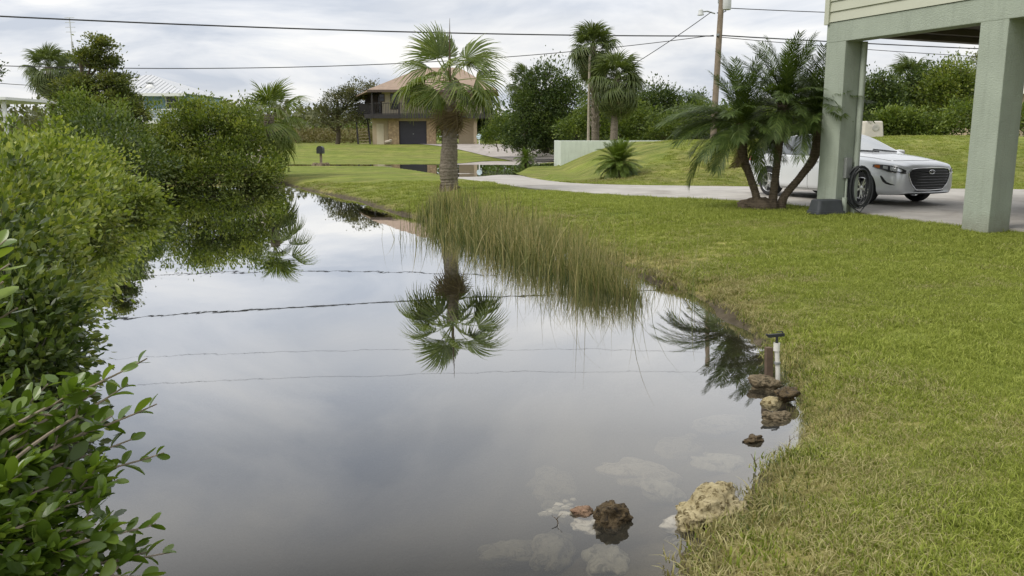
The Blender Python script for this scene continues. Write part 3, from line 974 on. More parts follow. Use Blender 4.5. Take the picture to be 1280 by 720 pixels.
# gnarled root mass
me = bpy.data.meshes.new('root_mound')
bm = bmesh.new(); bmesh.ops.create_icosphere(bm, subdivisions=4, radius=1.0)
for v in bm.verts:
    n = v.co.normalized()
    k = 1 + 0.22 * fbm(n, 2.5) + 0.10 * fbm(n, 7)
    v.co = Vector((n.x * 0.42 * k - 0.22, n.y * 0.26 * k, n.z * 0.2 * k + 0.02))
bm.to_mesh(me); bm.free()
for p in me.polygons: p.use_smooth = True
link('root_mound', me, M['trunk_brown'], root)

# --- two young date palms on the mound
def small_date(px, py, n, scale, seed, label):
    b = on_land(px, py, 0.45)
    root = thing('young_date_palm', label, 'palm shrub', b, 0, 'young date palms on the grass mound')
    t_ = palm_trunk(root, [(0, 0, -0.1), (0, 0, 0.2), (0, 0, 0.42)], [0.16, 0.15, 0.12], M['trunk_brown'], 0.05, 0.1, 10)
    pin_crown(root, t_, n, scale, M['pinnate_light'], 90, -5, seed, 0)
small_date(773, 220, 130, 0.62, 51, 'larger bushy young date palm on the grass slope below the wall')
small_date(657, 207.5, 90, 0.52, 52, 'small young date palm on the lawn beside the flooded drive')
# ================================================================== shrubs and trees
M['mangrove_lit'] = leaf_mat('mangrove_leaf_lit', (0.07, 0.11, 0.016), (0.20, 0.26, 0.042), (0.40, 0.43, 0.13), 0.40, 0.45)  # brighter copy of the mangrove leaf, its light put into the colour
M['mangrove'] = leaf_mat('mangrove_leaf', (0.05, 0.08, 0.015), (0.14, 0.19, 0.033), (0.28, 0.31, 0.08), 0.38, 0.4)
M['mangrove_dark'] = leaf_mat('mangrove_leaf_shaded', (0.03, 0.05, 0.012), (0.075, 0.115, 0.024), (0.17, 0.21, 0.05), 0.3, 0.35)  # darker copy of the same leaf, shade put into the colour
M['cedar'] = leaf_mat('cedar_leaf', (0.05, 0.075, 0.018), (0.125, 0.155, 0.036), (0.24, 0.25, 0.075), 0.34, 0.6)
M['dark_tree'] = leaf_mat('dark_tree_leaf', (0.028, 0.05, 0.012), (0.066, 0.105, 0.024), (0.15, 0.19, 0.05), 0.28, 0.5)
M['bright_shrub'] = leaf_mat('bright_shrub_leaf', (0.05, 0.085, 0.016), (0.12, 0.17, 0.03), (0.22, 0.27, 0.06), 0.32, 0.5)
M['far_leaf'] = leaf_mat('far_leaf', (0.06, 0.07, 0.03), (0.11, 0.12, 0.05), (0.18, 0.17, 0.08), 0.2, 0.7)

def at(px, py, Yd, gzv=None):
    p = P(px, py, Yd)
    return p
def lobes_px(base, items):
    """items: (px, py, Yd, rx, ry, rz) -> offsets from base"""
    return [(tuple(P(px, py, Yd) - Vector(base)), (rx, ry, rz)) for px, py, Yd, rx, ry, rz in items]

# round mangrove clump standing in the far end of the pond
base = Vector((-11.4, 32.2, 0.05))
bushy('mangrove_shrub', 'broad round mangrove clump standing in the water at the pond end', 'shrub', base,
      lobes_px(base, [(185, 190, 31, 1.0, 1.0, 1.1), (225, 165, 31.5, 1.1, 1.2, 1.15), (262, 172, 31.5, 1.1, 1.2, 1.35), (305, 175, 31.6, 1.0, 1.0, 1.35), (335, 200, 31.6, 0.5, 0.8, 0.95),
                      (200, 215, 29.9, 1.1, 0.8, 0.6), (235, 218, 29.9, 1.1, 0.8, 0.6), (270, 218, 29.9, 1.1, 0.8, 0.6), (308, 218, 30.0, 1.0, 0.8, 0.6), (215, 200, 30.6, 1.2, 0.9, 0.85), (285, 200, 30.8, 1.2, 0.9, 0.85), (250, 150, 32, 0.9, 1, 0.75), (290, 150, 32.2, 0.8, 1, 0.7), (160, 205, 30, 0.9, 1, 0.8)]),
      M['mangrove'], 0.105, 560, 80, 0.19, 0.07, LEAF6, None, PALEBARK, -0.9, 0.5, 3)
base = Vector((-9.55, 31.2, 0.0))
bushy('mangrove_shrub', 'low bright green mangrove at the foot of the round clump', 'shrub', base, lobes_px(base, [(325, 222, 30.6, 0.55, 0.5, 0.42), (338, 213, 30.8, 0.35, .4, .5)]), M['mangrove_lit'], 0.09, 46, 70, 0.15, 0.04, LEAF6, None, None, -0.7, 0.4, 3)
# pale flowers / driftwood glimpsed in the clump: bleached dead branches
mb = MB()
p0 = P(318, 205, 30.3)
for i in range(14):
    a = rng.uniform(0, 6.28)
    q = p0 + Vector((rng.normal(0, .22), rng.normal(0, .12), rng.normal(0, .25)))
    limb(mb, q, q + Vector((rng.normal(0, .22), rng.normal(0, .1), rng.uniform(-.1, .35))), 0.018, 0.006, 0.1, 4, 5)
tag(mb.build('dead_branches', simple('bleached_wood', (0.5, 0.45, 0.36), 0.8)), 'bleached dead twigs caught in the mangrove clump', 'branches')

# left bank hedge of mangroves from far to near
HEDGE = [
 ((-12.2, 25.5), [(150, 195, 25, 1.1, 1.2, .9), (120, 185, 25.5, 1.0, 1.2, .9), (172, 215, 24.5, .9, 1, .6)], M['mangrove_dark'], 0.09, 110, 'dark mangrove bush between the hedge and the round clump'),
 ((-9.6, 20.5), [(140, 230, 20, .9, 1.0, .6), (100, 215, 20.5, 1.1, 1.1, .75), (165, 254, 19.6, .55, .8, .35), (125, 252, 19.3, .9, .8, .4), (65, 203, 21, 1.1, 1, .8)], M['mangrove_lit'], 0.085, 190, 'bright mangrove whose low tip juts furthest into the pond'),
 ((-8.9, 16.6), [(58, 218, 16.5, .9, 1.0, .72), (95, 245, 16.0, .75, .9, .5), (118, 272, 15.6, .55, .7, .3), (15, 210, 16.8, .9, 1, .75), (75, 268, 15.4, .8, .7, .42)], M['mangrove_lit'], 0.085, 190, 'pale green mangrove mounded in the middle of the bank hedge'),
 ((-7.4, 12.6), [(22, 248, 12.4, .75, .9, .6), (52, 285, 12.0, .55, .7, .42), (66, 318, 11.6, .36, .5, .24), (-15, 232, 12.8, .8, .8, .75), (25, 305, 11.6, .5, .6, .4)], M['mangrove_lit'], 0.08, 150, 'yellowish mangrove overhanging dark reflections on the bank'),
 ((-5.6, 8.6), [(5, 300, 8.4, .55, .6, .55), (35, 340, 8.0, .42, .5, .42), (-15, 280, 8.6, .5, .6, .7), (60, 370, 7.7, .26, .35, .22), (10, 390, 7.6, .42, .4, .35)], M['mangrove'], 0.075, 120, 'mid green mangrove with narrow leaves behind the shaded one'),
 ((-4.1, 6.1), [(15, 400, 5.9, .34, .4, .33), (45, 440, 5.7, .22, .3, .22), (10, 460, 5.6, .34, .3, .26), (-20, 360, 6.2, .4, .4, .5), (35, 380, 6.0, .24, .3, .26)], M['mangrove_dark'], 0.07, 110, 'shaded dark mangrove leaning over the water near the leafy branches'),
]
for (bx, by), items, mat, lf, cl, lab in HEDGE:
    base = Vector((bx, by, 0.0))
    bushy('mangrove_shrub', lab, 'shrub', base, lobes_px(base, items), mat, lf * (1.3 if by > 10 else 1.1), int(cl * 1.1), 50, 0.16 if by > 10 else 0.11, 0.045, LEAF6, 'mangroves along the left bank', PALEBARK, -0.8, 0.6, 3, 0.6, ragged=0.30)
# foliage behind the hedge
base = Vector((-15.5, 29, 0.3))
bushy('leafy_bush', 'tall light green bush in front of the wind shaped cedar', 'shrub', base, lobes_px(base, [(105, 142, 28, .7, 1, .85), (125, 165, 27.5, 1.0, 1, .9), (90, 165, 28, .8, 1, .8), (140, 190, 27, 1, 1, .8)]), M['bright_shrub'], 0.10, 150, 80, 0.2, 0.06, LEAF6, None, None, -0.6, 0.5, 3)
base = Vector((-18.2, 36.5, 0.35))
bushy('cedar_tree', 'wind shaped cedar with stepped dark branches behind the hedge', 'tree', base,
      lobes_px(base, [(127, 57, 36, .38, .5, .5), (132, 80, 36, .6, .6, .35), (112, 72, 36, .45, .5, .3), (140, 103, 36, .85, .7, .32), (108, 108, 36.3, 1.0, .8, .4), (152, 120, 36, .6, .7, .35),
                      (95, 125, 36, .9, .8, .4), (135, 132, 36, 1.2, 1, .5), (160, 142, 35.6, .7, .8, .5), (118, 155, 36, 1.3, 1, .6), (155, 165, 35.5, .8, .9, .6)]),
      M['cedar'], 0.12, 460, 75, 0.16, 0.17, LEAF4, None, BARK, -0.7, 0.3, 1, 0.8, 0, 4.6, 0.55)
base = Vector((-21.8, 34, 0.3))
bushy('oak_branch_tree', 'bare edged tree reaching in at the picture side above the carport roof', 'tree', base, lobes_px(base, [(-22, 90, 34, .75, .8, .5), (-8, 96, 34, .45, .5, .25), (-35, 70, 34, .9, .8, .6), (-45, 110, 34, 1, 1, .6)]), M['dark_tree'], 0.10, 70, 60, 0.15, 0.14, LEAF4, None, BARK, -0.8, 0.5)

# trees across the road
base = Vector((2.4, 60, 0.8))
bushy('dark_tree', 'big dense dark tree right of the brown stilt house', 'tree', base,
      lobes_px(base, [(680, 112, 59, 1.7, 1.6, 1.6), (660, 135, 58.5, 1.4, 1.5, 1.5), (700, 130, 58.5, 1.5, 1.5, 1.6), (690, 165, 58, 2.0, 1.6, 1.3), (655, 165, 58, 1.5, 1.5, 1.2), (715, 160, 58, 1.2, 1.3, 1.2), (680, 92, 59, .6, .7, .6), (722, 115, 60, .8, .9, .9)]),
      M['dark_tree'], 0.17, 330, 75, 0.33, 0.25, LEAF4, None, BARK, -0.7, 0.5)
base = Vector((-0.7, 62.5, 0.7))
bushy('round_bush', 'glossy green bush beside the brown house and its driveway', 'shrub', base, lobes_px(base, [(620, 172, 62, 1.0, 1, .8), (632, 160, 62.5, 1.0, 1, 1.0), (645, 172, 61.5, .8, .8, .8)]), M['bright_shrub'], 0.15, 90, 70, 0.24, 0.08, LEAF4, None, None, -0.5, 0.5, 3)
base = Vector((2.2, 57.8, 0.5))
bushy('low_bush', 'spreading dark bush at the foot of the big dark tree', 'shrub', base, lobes_px(base, [(662, 182, 58.5, 1.2, 1, .5), (700, 183, 58, 1.3, 1, .55), (642, 182, 59, .8, .8, .5)]), M['dark_tree'], 0.14, 80, 60, 0.24, 0.06, LEAF4, None, None, -0.4, 0.5, 3)
SHR = [((6.2, 54), [(720, 165, 53.5, 1.2, 1, .9), (750, 160, 53.5, 1.2, 1, 1.2), (735, 140, 54, .9, .9, .9)], 'shrub with yellow green leaves behind the pale retaining wall'),
       ((9.4, 54), [(800, 160, 53.5, 1.5, 1, 1.1), (790, 142, 54, 1.2, 1, .8), (770, 165, 53, 1, 1, .8)], 'bushy shrub filling the gap under the shorter sabal palm'),
       ((12.6, 54), [(845, 160, 53, 1.5, 1, .9), (870, 150, 53.5, 1.3, 1, 1.1), (825, 165, 52.5, 1.2, 1, .7)], 'shrub on the mound near the utility pole'),
       ((16.0, 53), [(920, 155, 52.5, 1.6, 1, 1.0), (960, 150, 52.5, 1.5, 1, 1.2), (1000, 155, 52, 1.5, 1, 1.1)], 'long shrub row behind the date palm clump')]
for (bx, by), items, lab in SHR:
    base = Vector((bx, by, gz(bx, by)))
    bushy('leafy_shrub', lab, 'shrub', base, lobes_px(base, items), M['bright_shrub'], 0.16, 110, 65, 0.28, 0.07, LEAF4, 'shrubs behind the grass mound', None, -0.5, 0.5, 3)
base = Vector((12.0, 64, 0.6))
bushy('dark_tree', 'round topped dark tree beyond the sabal palms and utility pole', 'tree', base,
      lobes_px(base, [(812, 125, 63, 1.5, 1.4, 1.1), (835, 128, 63, 1.3, 1.3, 1.0), (858, 135, 63, 1.2, 1.2, .9), (795, 138, 63, 1.2, 1.2, 1.0), (870, 128, 64, .8, .8, .6), (825, 150, 62, 2, 1.4, 1)]),
      M['dark_tree'], 0.18, 190, 65, 0.32, 0.22, LEAF4, None, BARK, -0.6, 0.4)
RT = [((22.2, 50), [(1095, 108, 49, 1.0, 1, .8), (1080, 122, 49, .9, 1, .6), (1108, 125, 49, 1.1, 1, .8), (1100, 145, 48.5, 1.6, 1.2, 1)], 'dark ragged tree nearest the carport post beyond the mound', M['dark_tree'], 150),
      ((25.0, 52), [(1150, 105, 51, 1.3, 1.2, 1.1), (1140, 125, 51, 1.4, 1.2, 1.1), (1165, 122, 51, 1.4, 1.2, 1.2), (1150, 145, 50, 2.0, 1.3, 1.0)], 'middle leafy tree seen through the carport', M['dark_tree'], 190),
      ((27.4, 50), [(1190, 95, 49, 1.1, 1.1, .9), (1178, 112, 49, 1.3, 1.2, 1.1), (1203, 112, 49, 1.1, 1.1, 1.1), (1190, 135, 48.5, 1.8, 1.3, 1.1)], 'tallest olive green tree seen through the carport', M['mangrove'], 190),
      ((36.5, 62), [(1225, 78, 61, .8, .9, .5), (1222, 98, 61, 1.1, 1, .6), (1240, 90, 61, 1.1, 1, .7), (1226, 115, 61, 1.3, 1, .6), (1245, 115, 61, 1.5, 1.2, .9)], 'thin dark pine beyond the pale roof', M['cedar'], 120),
      ((22.2, 58), [(1020, 110, 57, 1.4, 1.2, 1.1), (1000, 130, 57, 1.6, 1.2, 1.1), (1045, 128, 57, 1.6, 1.2, 1.1), (970, 140, 57, 1.4, 1.2, .9)], 'dark tree behind the date palm clump and the post', M['dark_tree'], 150)]
for (bx, by), items, lab, mat, cl in RT:
    base = Vector((bx, by, gz(bx, by)))
    bushy('dark_tree' if mat is not M['cedar'] else 'pine_tree', lab, 'tree', base, lobes_px(base, items), mat, 0.16, cl, 65, 0.28, 0.2, LEAF4, 'trees beyond the mound' if mat is not M['cedar'] else None, BARK, -0.6, 0.4)
HG = [((19.3, 41), [(1075, 160, 40.5, 1.0, .8, .75), (1100, 155, 40.5, .9, .8, .75)], 'bright hedge shrub just right of the carport post'),
      ((21.4, 41), [(1125, 156, 40.5, .9, .8, .8), (1145, 162, 40.3, .8, .8, .55)], 'bright hedge shrub in the middle of the row beyond the car bonnet'),
      ((24.0, 41), [(1180, 157, 40.3, 1.0, .8, .7), (1205, 148, 40.5, .95, .8, .95), (1160, 163, 40, .7, .7, .5)], 'bright hedge shrub below the pale roof'),
      ((26.6, 41), [(1240, 150, 40.3, 1.2, .8, .9), (1270, 152, 40.5, 1.1, .8, .9)], 'bright hedge shrub hidden mostly by the thick column')]
for (bx, by), items, lab in HG:
    base = Vector((bx, by, gz(bx, by)))
    bushy('hedge_shrub', lab, 'shrub', base, lobes_px(base, items), M['bright_shrub'], 0.14, 80, 65, 0.2, 0.05, LEAF6, 'hedge shrubs along the mound', None, -0.8, 0.4, 3)
# beside and behind the brown house
base = Vector((-17.2, 84, 1.1))
bushy('oak_tree', 'loose grey green oak left of the brown stilt house', 'tree', base, lobes_px(base, [(432, 125, 83, 1.6, 1.5, 1.2), (412, 140, 83, 1.5, 1.3, 1.1), (446, 118, 83, 1.5, 1.3, 1), (440, 148, 83, 2, 1.5, 1.2), (402, 152, 83, .8, .8, .6), (462, 112, 84, 1, 1, .6)]),
      M['far_leaf'], 0.19, 150, 60, 0.34, 0.25, LEAF4, None, BARK, -0.5, 0.35)
base = Vector((-4.5, 92, 1.1))
bushy('oak_tree', 'dark tree standing behind the brown house and its carport', 'tree', base, lobes_px(base, [(590, 160, 91, 2.2, 1.6, 1.6), (560, 160, 91, 2.4, 1.6, 1.4), (605, 150, 91, 2, 1.6, 1.5)]), M['dark_tree'], 0.24, 120, 60, 0.45, 0.25, LEAF4, None, BARK, -0.5, 0.4)
# low scrub on the plain, and the far woods
def scrub_band(name, label, x0, x1, y0, y1, h0, h1, n, leaf, mat, zf=None):
    x = rng.uniform(x0, x1, n); y = rng.uniform(y0, y1, n)
    hh = h0 + (h1 - h0) * (0.55 * vnoise(x, y, (x1 - x0) / 14, 21) + 0.45 * vnoise(x, y, (x1 - x0) / 45, 22))
    z = hh * rng.uniform(0, 1, n) ** 0.6
    zb = land_z(x, y)[0]
    al = rng.normal(size=(n, 3)) + np.array([0, 0, 0.7])
    tn = np.clip(0.25 + 0.5 * vnoise(x, y, (x1 - x0) / 25, 23) + rng.normal(0, 0.15, n), 0, 1)
    me = leaves_mesh(name, np.stack([x, y, zb + z], 1), al, leaf * rng.uniform(.6, 1.4, n), tn, LEAF4)
    return tag(link(name, me, mat), label, 'scrub', kind='stuff')
M['dry_scrub'] = leaf_mat('dry_scrub', (0.10, 0.085, 0.035), (0.17, 0.145, 0.06), (0.20, 0.22, 0.08), 0.2, 0.8)
scrub_band('marsh_scrub', 'brownish marsh scrub beyond the house plot', -46, -14, 92, 112, 0.5, 2.2, 26000, 0.28, M['dry_scrub'])
scrub_band('far_scrub', 'green scrub line far beyond the brown house', -75, -10, 125, 160, 1.2, 4.4, 22000, 0.5, M['bright_shrub'])
scrub_band('far_woods', 'distant low woods on the left horizon', -170, -22, 95, 190, 2.2, 6.2, 38000, 0.75, M['far_leaf'])
scrub_band('far_woods', 'distant low woods beyond the right hand trees', -8, 190, 100, 180, 2.0, 7.5, 36000, 0.8, M['dark_tree'])
scrub_band('back_brush', 'dense brush under the trees across the road', 1.0, 42, 62, 72, 1.0, 4.0, 30000, 0.32, M['dark_tree'])
scrub_band('left_brush', 'dense brush behind the left bank mangroves', -42, -13.5, 33.5, 42, 0.3, 1.1, 20000, 0.2, M['mangrove'])

# ---- foreground mangrove: each leaf can be told apart -----------------
def oval_leaf(seed, fold=0.12, curl=0.10):
    r = np.random.default_rng(seed)
    v, f = [], []
    N = 7
    for i in range(N):
        t = i / (N - 1)
        w = 0.29 * math.sin(math.pi * min(1, t * 0.93 + 0.05)) ** 0.62 * (0.55 + 0.75 * t - 0.28 * t * t) if 0 < i < N - 1 else (0.03 if i == 0 else 0.07)
        z = -curl * (t - 0.3) ** 2
        for s in (-1, 0, 1):
            v.append((s * w, t, z + (fold * w * 1.4 if s else 0)))
    for i in range(N - 1):
        for s in range(2):
            a = i * 3 + s
            f.append((a, a + 1, a + 4, a + 3))
    return np.array(v), np.array(f)
M['near_leaf'] = leaf_mat('foreground_leaf', (0.04, 0.075, 0.010), (0.10, 0.165, 0.020), (0.22, 0.30, 0.05), 0.35, 0.28, 0.5)
TPLS = [oval_leaf(1, 0.2, 0.12), oval_leaf(2, 0.35, 0.25), oval_leaf(3, 0.08, -0.12)]
OVAL8 = (np.array([[0, 0, 0], [.14, .15, .02], [.26, .5, .05], [.2, .86, .03], [0, 1, -.03], [-.2, .86, .03], [-.26, .5, .05], [-.14, .15, .02]]), np.array([[0, 1, 2, 3], [0, 3, 4, 4]])[:0])
OVAL8 = (OVAL8[0], np.array([[0, 1, 6, 7], [1, 2, 5, 6], [2, 3, 4, 5]]))
NEAR = []
for k in range(9):
    v_, f_ = TPLS[k % 3]
    me = np_mesh('leaf', v_, f_, np.full(len(v_), [0.12, 0.3, 0.42, 0.5, 0.55, 0.62, 0.7, 0.85, 0.98][k]), True)
    me.materials.append(M['near_leaf'])
    NEAR.append(me)
fm_root = thing('foreground_mangrove', 'leafy mangrove branches with glossy oval leaves reaching over the near water', 'shrub', (-2.1, 2.2, 0.1))
FB = Vector((-2.1, 2.2, 0.1))
tips = [(184, 448, 3.05), (160, 480, 3.0), (196, 505, 3.1), (140, 520, 3.0), (175, 545, 3.05), (205, 566, 3.1), (120, 490, 2.95), (85, 500, 3.0), (60, 480, 3.1), (95, 545, 2.9), (130, 570, 2.9), (60, 540, 2.85),
        (30, 510, 2.9), (10, 560, 2.8), (40, 590, 2.7), (80, 600, 2.75), (110, 625, 2.7), (150, 600, 2.85), (152, 655, 2.75), (195, 655, 2.8), (215, 690, 2.8), (185, 690, 2.75), (130, 690, 2.65), (90, 670, 2.6),
        (50, 650, 2.55), (20, 640, 2.5), (10, 700, 2.4), (60, 715, 2.45), (110, 725, 2.5), (160, 720, 2.6), (-10, 610, 2.6), (-15, 500, 2.8), (20, 470, 3.0), (5, 430, 3.2),
        (12, 330, 2.3), (4, 352, 2.2), (22, 385, 2.35), (0, 400, 2.3), (8, 300, 2.4), (-5, 345, 2.1), (200, 720, 2.7), (35, 555, 2.75), (75, 635, 2.6), (120, 655, 2.65), (0, 670, 2.4)]
bmb = MB()
cand = []
for ti, (px, py, Yd) in enumerate(tips):
    tip = P(px, py, Yd) - FB
    # branch: rises from the root then bends out to the tip
    if py < 420 and Yd < 2.5:
        start = Vector((-0.35, -0.1, 0.2))
    else:
        start = Vector((rng.normal(0, .12), rng.normal(0, .12), 0.0))
    midp = start.lerp(tip, 0.5) + Vector((rng.normal(0, .06), rng.normal(0, .06), 0.16))
    c = catmull([tuple(start), tuple(midp), tuple(tip)], 10)
    bmb.tube(c, list(np.linspace(0.013, 0.0028, len(c))), 6)
    c = [Vector(q) for q in c]
    # whorled pairs along the last third, plus a side twig or two
    shoots = [(c[-9:], 1.0)]
    for s in range(3):
        k = rng.integers(8, 18)
        d = (c[min(k + 2, len(c) - 1)] - c[k]).normalized()
        side = Vector(rng.normal(size=3)); side = (side - d * side.dot(d)).normalized()
        e = c[k] + (d * 0.7 + side * 0.8 + Vector((0, 0, 0.25))).normalized() * rng.uniform(0.08, 0.17)
        tw = [c[k].lerp(e, q) for q in np.linspace(0, 1, 7)]
        bmb.tube(tw, list(np.linspace(0.004, 0.002, 7)), 5)
        shoots.append((tw, 0.9))
    for pts, sc_ in shoots:
        m = len(pts)
        phase = rng.uniform(0, 3.1)
        nodes = 6
        for j in range(nodes):
            t = 0.25 + 0.75 * (j + 0.5) / nodes if sc_ == 1.0 else 0.2 + 0.8 * (j + 0.5) / nodes
            q = t * (m - 1); i0 = min(int(q), m - 2)
            p = pts[i0].lerp(pts[i0 + 1], q - i0)
            d = (pts[i0 + 1] - pts[i0]).normalized()
            u = d.orthogonal().normalized()
            u = Quaternion(d, phase + j * 1.57) @ u
            for s in (-1, 1):
                if rng.random() < 0.12: continue
                along = (d * (0.55 + 0.6 * t) + u * s * 0.8 + Vector((0, 0, 0.22)) + Vector(rng.normal(0, .14, 3))).normalized()
                size = rng.uniform(0.055, 0.092) * (0.72 if t > 0.93 else 1.0)
                if Yd < 2.45 and py < 420: size *= 1.15
                nrm = (Vector((0, 0, 1)) * 0.9 + d * 0.3 + Vector(rng.normal(0, .38, 3)))
                xax = along.cross(nrm).normalized()
                zax = xax.cross(along)
                mat4 = Matrix((xax, along, zax)).transposed().to_4x4()
                cand.append((Matrix.Translation(p) @ mat4 @ Matrix.Scale(size, 4), int(np.clip(rng.normal(3.6 + 1.2 * t, 1.7), 0, 8)), size / Yd * rng.uniform(.85, 1.15)))
bmb.build('branches', simple('twig_bark', (0.22, 0.18, 0.13), 0.8, 0, .3, 20), fm_root, smooth=True)
cand.sort(key=lambda c: -c[2])
for m4, k, _ in cand[:295]:
    o = bpy.data.objects.new('leaf', NEAR[k]); COL.objects.link(o); o.parent = fm_root; o.matrix_local = m4
vs, fs, ts, off = [], [], [], 0
for m4, k, _ in cand[295:]:
    tv, tf = TPLS[k % 3]
    A = np.array(m4)
    vs.append(tv @ A[:3, :3].T + A[:3, 3]); fs.append(tf + off); off += len(tv)
    ts.append(np.full(len(tv), [0.12, 0.3, 0.42, 0.5, 0.55, 0.62, 0.7, 0.85, 0.98][k]))
# deep inner foliage below, seen dark between the branches
o = link('small_leaves', np_mesh('small_leaves', np.vstack(vs), np.vstack(fs), np.concatenate(ts), True), M['near_leaf'], fm_root)
tag(o, kind='stuff')
n = 1100
q = rng.normal(size=(n, 3)) * np.array([0.26, 0.20, 0.15]) + np.array([0.35, 0.35, 0.30])
q2 = rng.normal(size=(500, 3)) * np.array([0.16, 0.22, 0.18]) + np.array([0.12, 0.75, 0.35])
q = np.vstack([q, q2]); q = q[(q[:, 2] > -0.05) & (q[:, 0] < 0.62) & (q[:, 1] < 1.15)]
me = leaves_mesh('inner_foliage', q, rng.normal(size=(len(q), 3)) + np.array([0.3, 0.2, 0.4]), rng.uniform(.045, .075, len(q)), np.clip(rng.normal(.35, .22, len(q)), 0, 1), OVAL8)
tag(link('inner_foliage', me, M['near_leaf'], fm_root), kind='stuff')
# ================================================================== buildings
def stucco(name, col, bs=45.0, strength=0.5):
    m = new_mat(name)
    t = NT(m)
    o = t.obj()
    c = t.ramp(t.noise(1.7, 5, 0.6, o), [(0.25, tuple(x * 0.88 for x in col)), (0.75, tuple(min(1, x * 1.08) for x in col))])
    # rain streaks and splash dirt, darker blotches with soft edges
    ms = t.n('ShaderNodeMapping', {'Vector': o, 'Scale': (5, 5, 0.5)}).outputs[0]
    c = t.mix(t.ramp(t.noise(1.6, 6, 0.7, ms), [(0.50, (0, 0, 0)), (0.75, (0.45, 0.45, 0.45))]), c, tuple(x * 0.62 for x in col))
    zc = t.n('ShaderNodeSeparateXYZ', {'Vector': o}).outputs['Z']
    sp = t.math('ADD', zc, t.math('MULTIPLY', t.noise(9, 5, 0.7, o), 0.45))
    c = t.mix(t.ramp(sp, [(0.15, (0.55, 0.55, 0.55)), (0.50, (0, 0, 0))]), c, (0.16, 0.14, 0.10))
    mp = t.n('ShaderNodeMapping', {'Vector': o, 'Scale': (1, 1, 2.2)}).outputs[0]
    t.out(t.bsdf(c, 0.8, 0, t.bump(t.noise(bs, 5, 0.65, mp), strength, 0.012), 0.25))
    return m
M['sage'] = stucco('sage_stucco', (0.345, 0.385, 0.315), 24, 0.8)
M['sage_siding'] = simple('sage_siding', (0.46, 0.47, 0.37), 0.6, 0, 0.05, 2, 0.1, 40)
M['soffit'] = simple('soffit_wood', (0.085, 0.07, 0.055), 0.8, 0, 0.2, 4, 0.2, 30)
M['conduit'] = simple('conduit_paint', (0.36, 0.40, 0.33), 0.5, 0, 0.08)
M['black_plastic'] = simple('black_plastic', (0.022, 0.024, 0.026), 0.5, 0, 0.2, 5, 0.1)
M['grey_metal'] = simple('grey_metal', (0.33, 0.34, 0.33), 0.45, 0.6, 0.15)
M['white_paint'] = simple('white_paint', (0.75, 0.75, 0.73), 0.5, 0, 0.06)

# ---- carport end of the near stilt house (local: x along the facade towards us, y into the house)
C0 = Vector((5.62, 15.55, 0.0))                      # outer far corner of the corner post
fx = Vector((0.40, -0.917, 0)).normalized()
ang = math.atan2(fx.y, fx.x)
ZB = 0.40
st = thing('stilt_house', 'sage green stilt house corner with stucco posts and lap siding over a carport', 'house', (C0.x, C0.y, ZB), ang)
LEN, DEP = 13.0, 9.5
PZ = 2.99      # underside of the beam above the slab
BZ = 3.34      # top of the stucco beam
def ppost(x0, x1, y0, y1, lab=None):
    mb = MB(); mb.box((x0, y0, -0.2), (x1, y1, BZ - 0.01))
    return mb.build('post', M['sage'], st, bevel=0.012)
ppost(0.0, 0.46, 0.0, 0.40)
ppost(3.05, 3.50, 0.0, 0.46)
ppost(6.6, 7.05, 0.0, 0.46)
ppost(10.0, 10.45, 0.0, 0.46)
ppost(0.0, 0.42, DEP - .46, DEP)
ppost(6.6, 7.05, DEP - .46, DEP)
mb = MB()
mb.box((-0.004, -0.004, PZ), (LEN, 0.30, BZ)); mb.build('beam', M['sage'], st, bevel=0.012)
mb = MB(); mb.box((0.02, DEP - .3, PZ + .12), (LEN, DEP, BZ)); mb.build('beam', M['sage'], st)
mb = MB(); mb.box((0.0, 0.302, PZ + 0.14), (0.22, DEP - .302, BZ - .002)); mb.build('edge_beam', M['soffit'], st)
mb = MB(); mb.box((0.223, 0.303, PZ + 0.24), (LEN - .1, DEP - .303, BZ - 0.004)); mb.build('soffit', M['soffit'], st)
for k in range(9):       # floor joists under the deck
    mb = MB(); x = 1.0 + k * 1.2; mb.box((x, 0.304, PZ + 0.13), (x + 0.05, DEP - .304, PZ + 0.238)); mb.build('joist', M['soffit'], st)
# upper storey: wall core plus single lap boards
mb = MB(); mb.box((0.03, 0.05, BZ + 0.002), (LEN, DEP - 0.05, 6.2)); mb.build('upper_wall', M['sage_siding'], st)
for k in range(17):
    z = BZ + 0.004 + k * 0.178
    mb = MB()
    mb.prism([(-0.03, -0.022, z), (-0.03, 0.048, z), (-0.03, 0.048, z + 0.186), (-0.03, 0.004, z + 0.186)], (LEN, 0, 0))
    mb.build('siding_board', M['sage_siding'], st)
    mb = MB()
    mb.prism([(-0.022 + 0.0, 0.03, z), (0.028, 0.03, z), (0.028, 0.03, z + 0.186), (0.004, 0.03, z + 0.186)], (0, DEP - 0.06, 0))
    mb.build('siding_board', M['sage_siding'], st)
mb = MB(); mb.box((-0.045, -0.045, BZ - 0.03), (0.06, 0.02, 6.2)); mb.build('corner_trim', M['sage_siding'], st)
mb = MB()
rl, rd_ = LEN + 0.6, DEP + 0.6
mb.add([(-.6, -.6, 6.2), (rl, -.6, 6.2), (rl, rd_, 6.2), (-.6, rd_, 6.2), (3.5, DEP / 2, 8.1), (rl - 4, DEP / 2, 8.1)], [(0, 1, 5, 4), (1, 2, 5), (2, 3, 4, 5), (3, 0, 4), (3, 2, 1, 0)])
mb.build('roof', simple('grey_shingle', (0.2, 0.2, 0.19), 0.9), st)
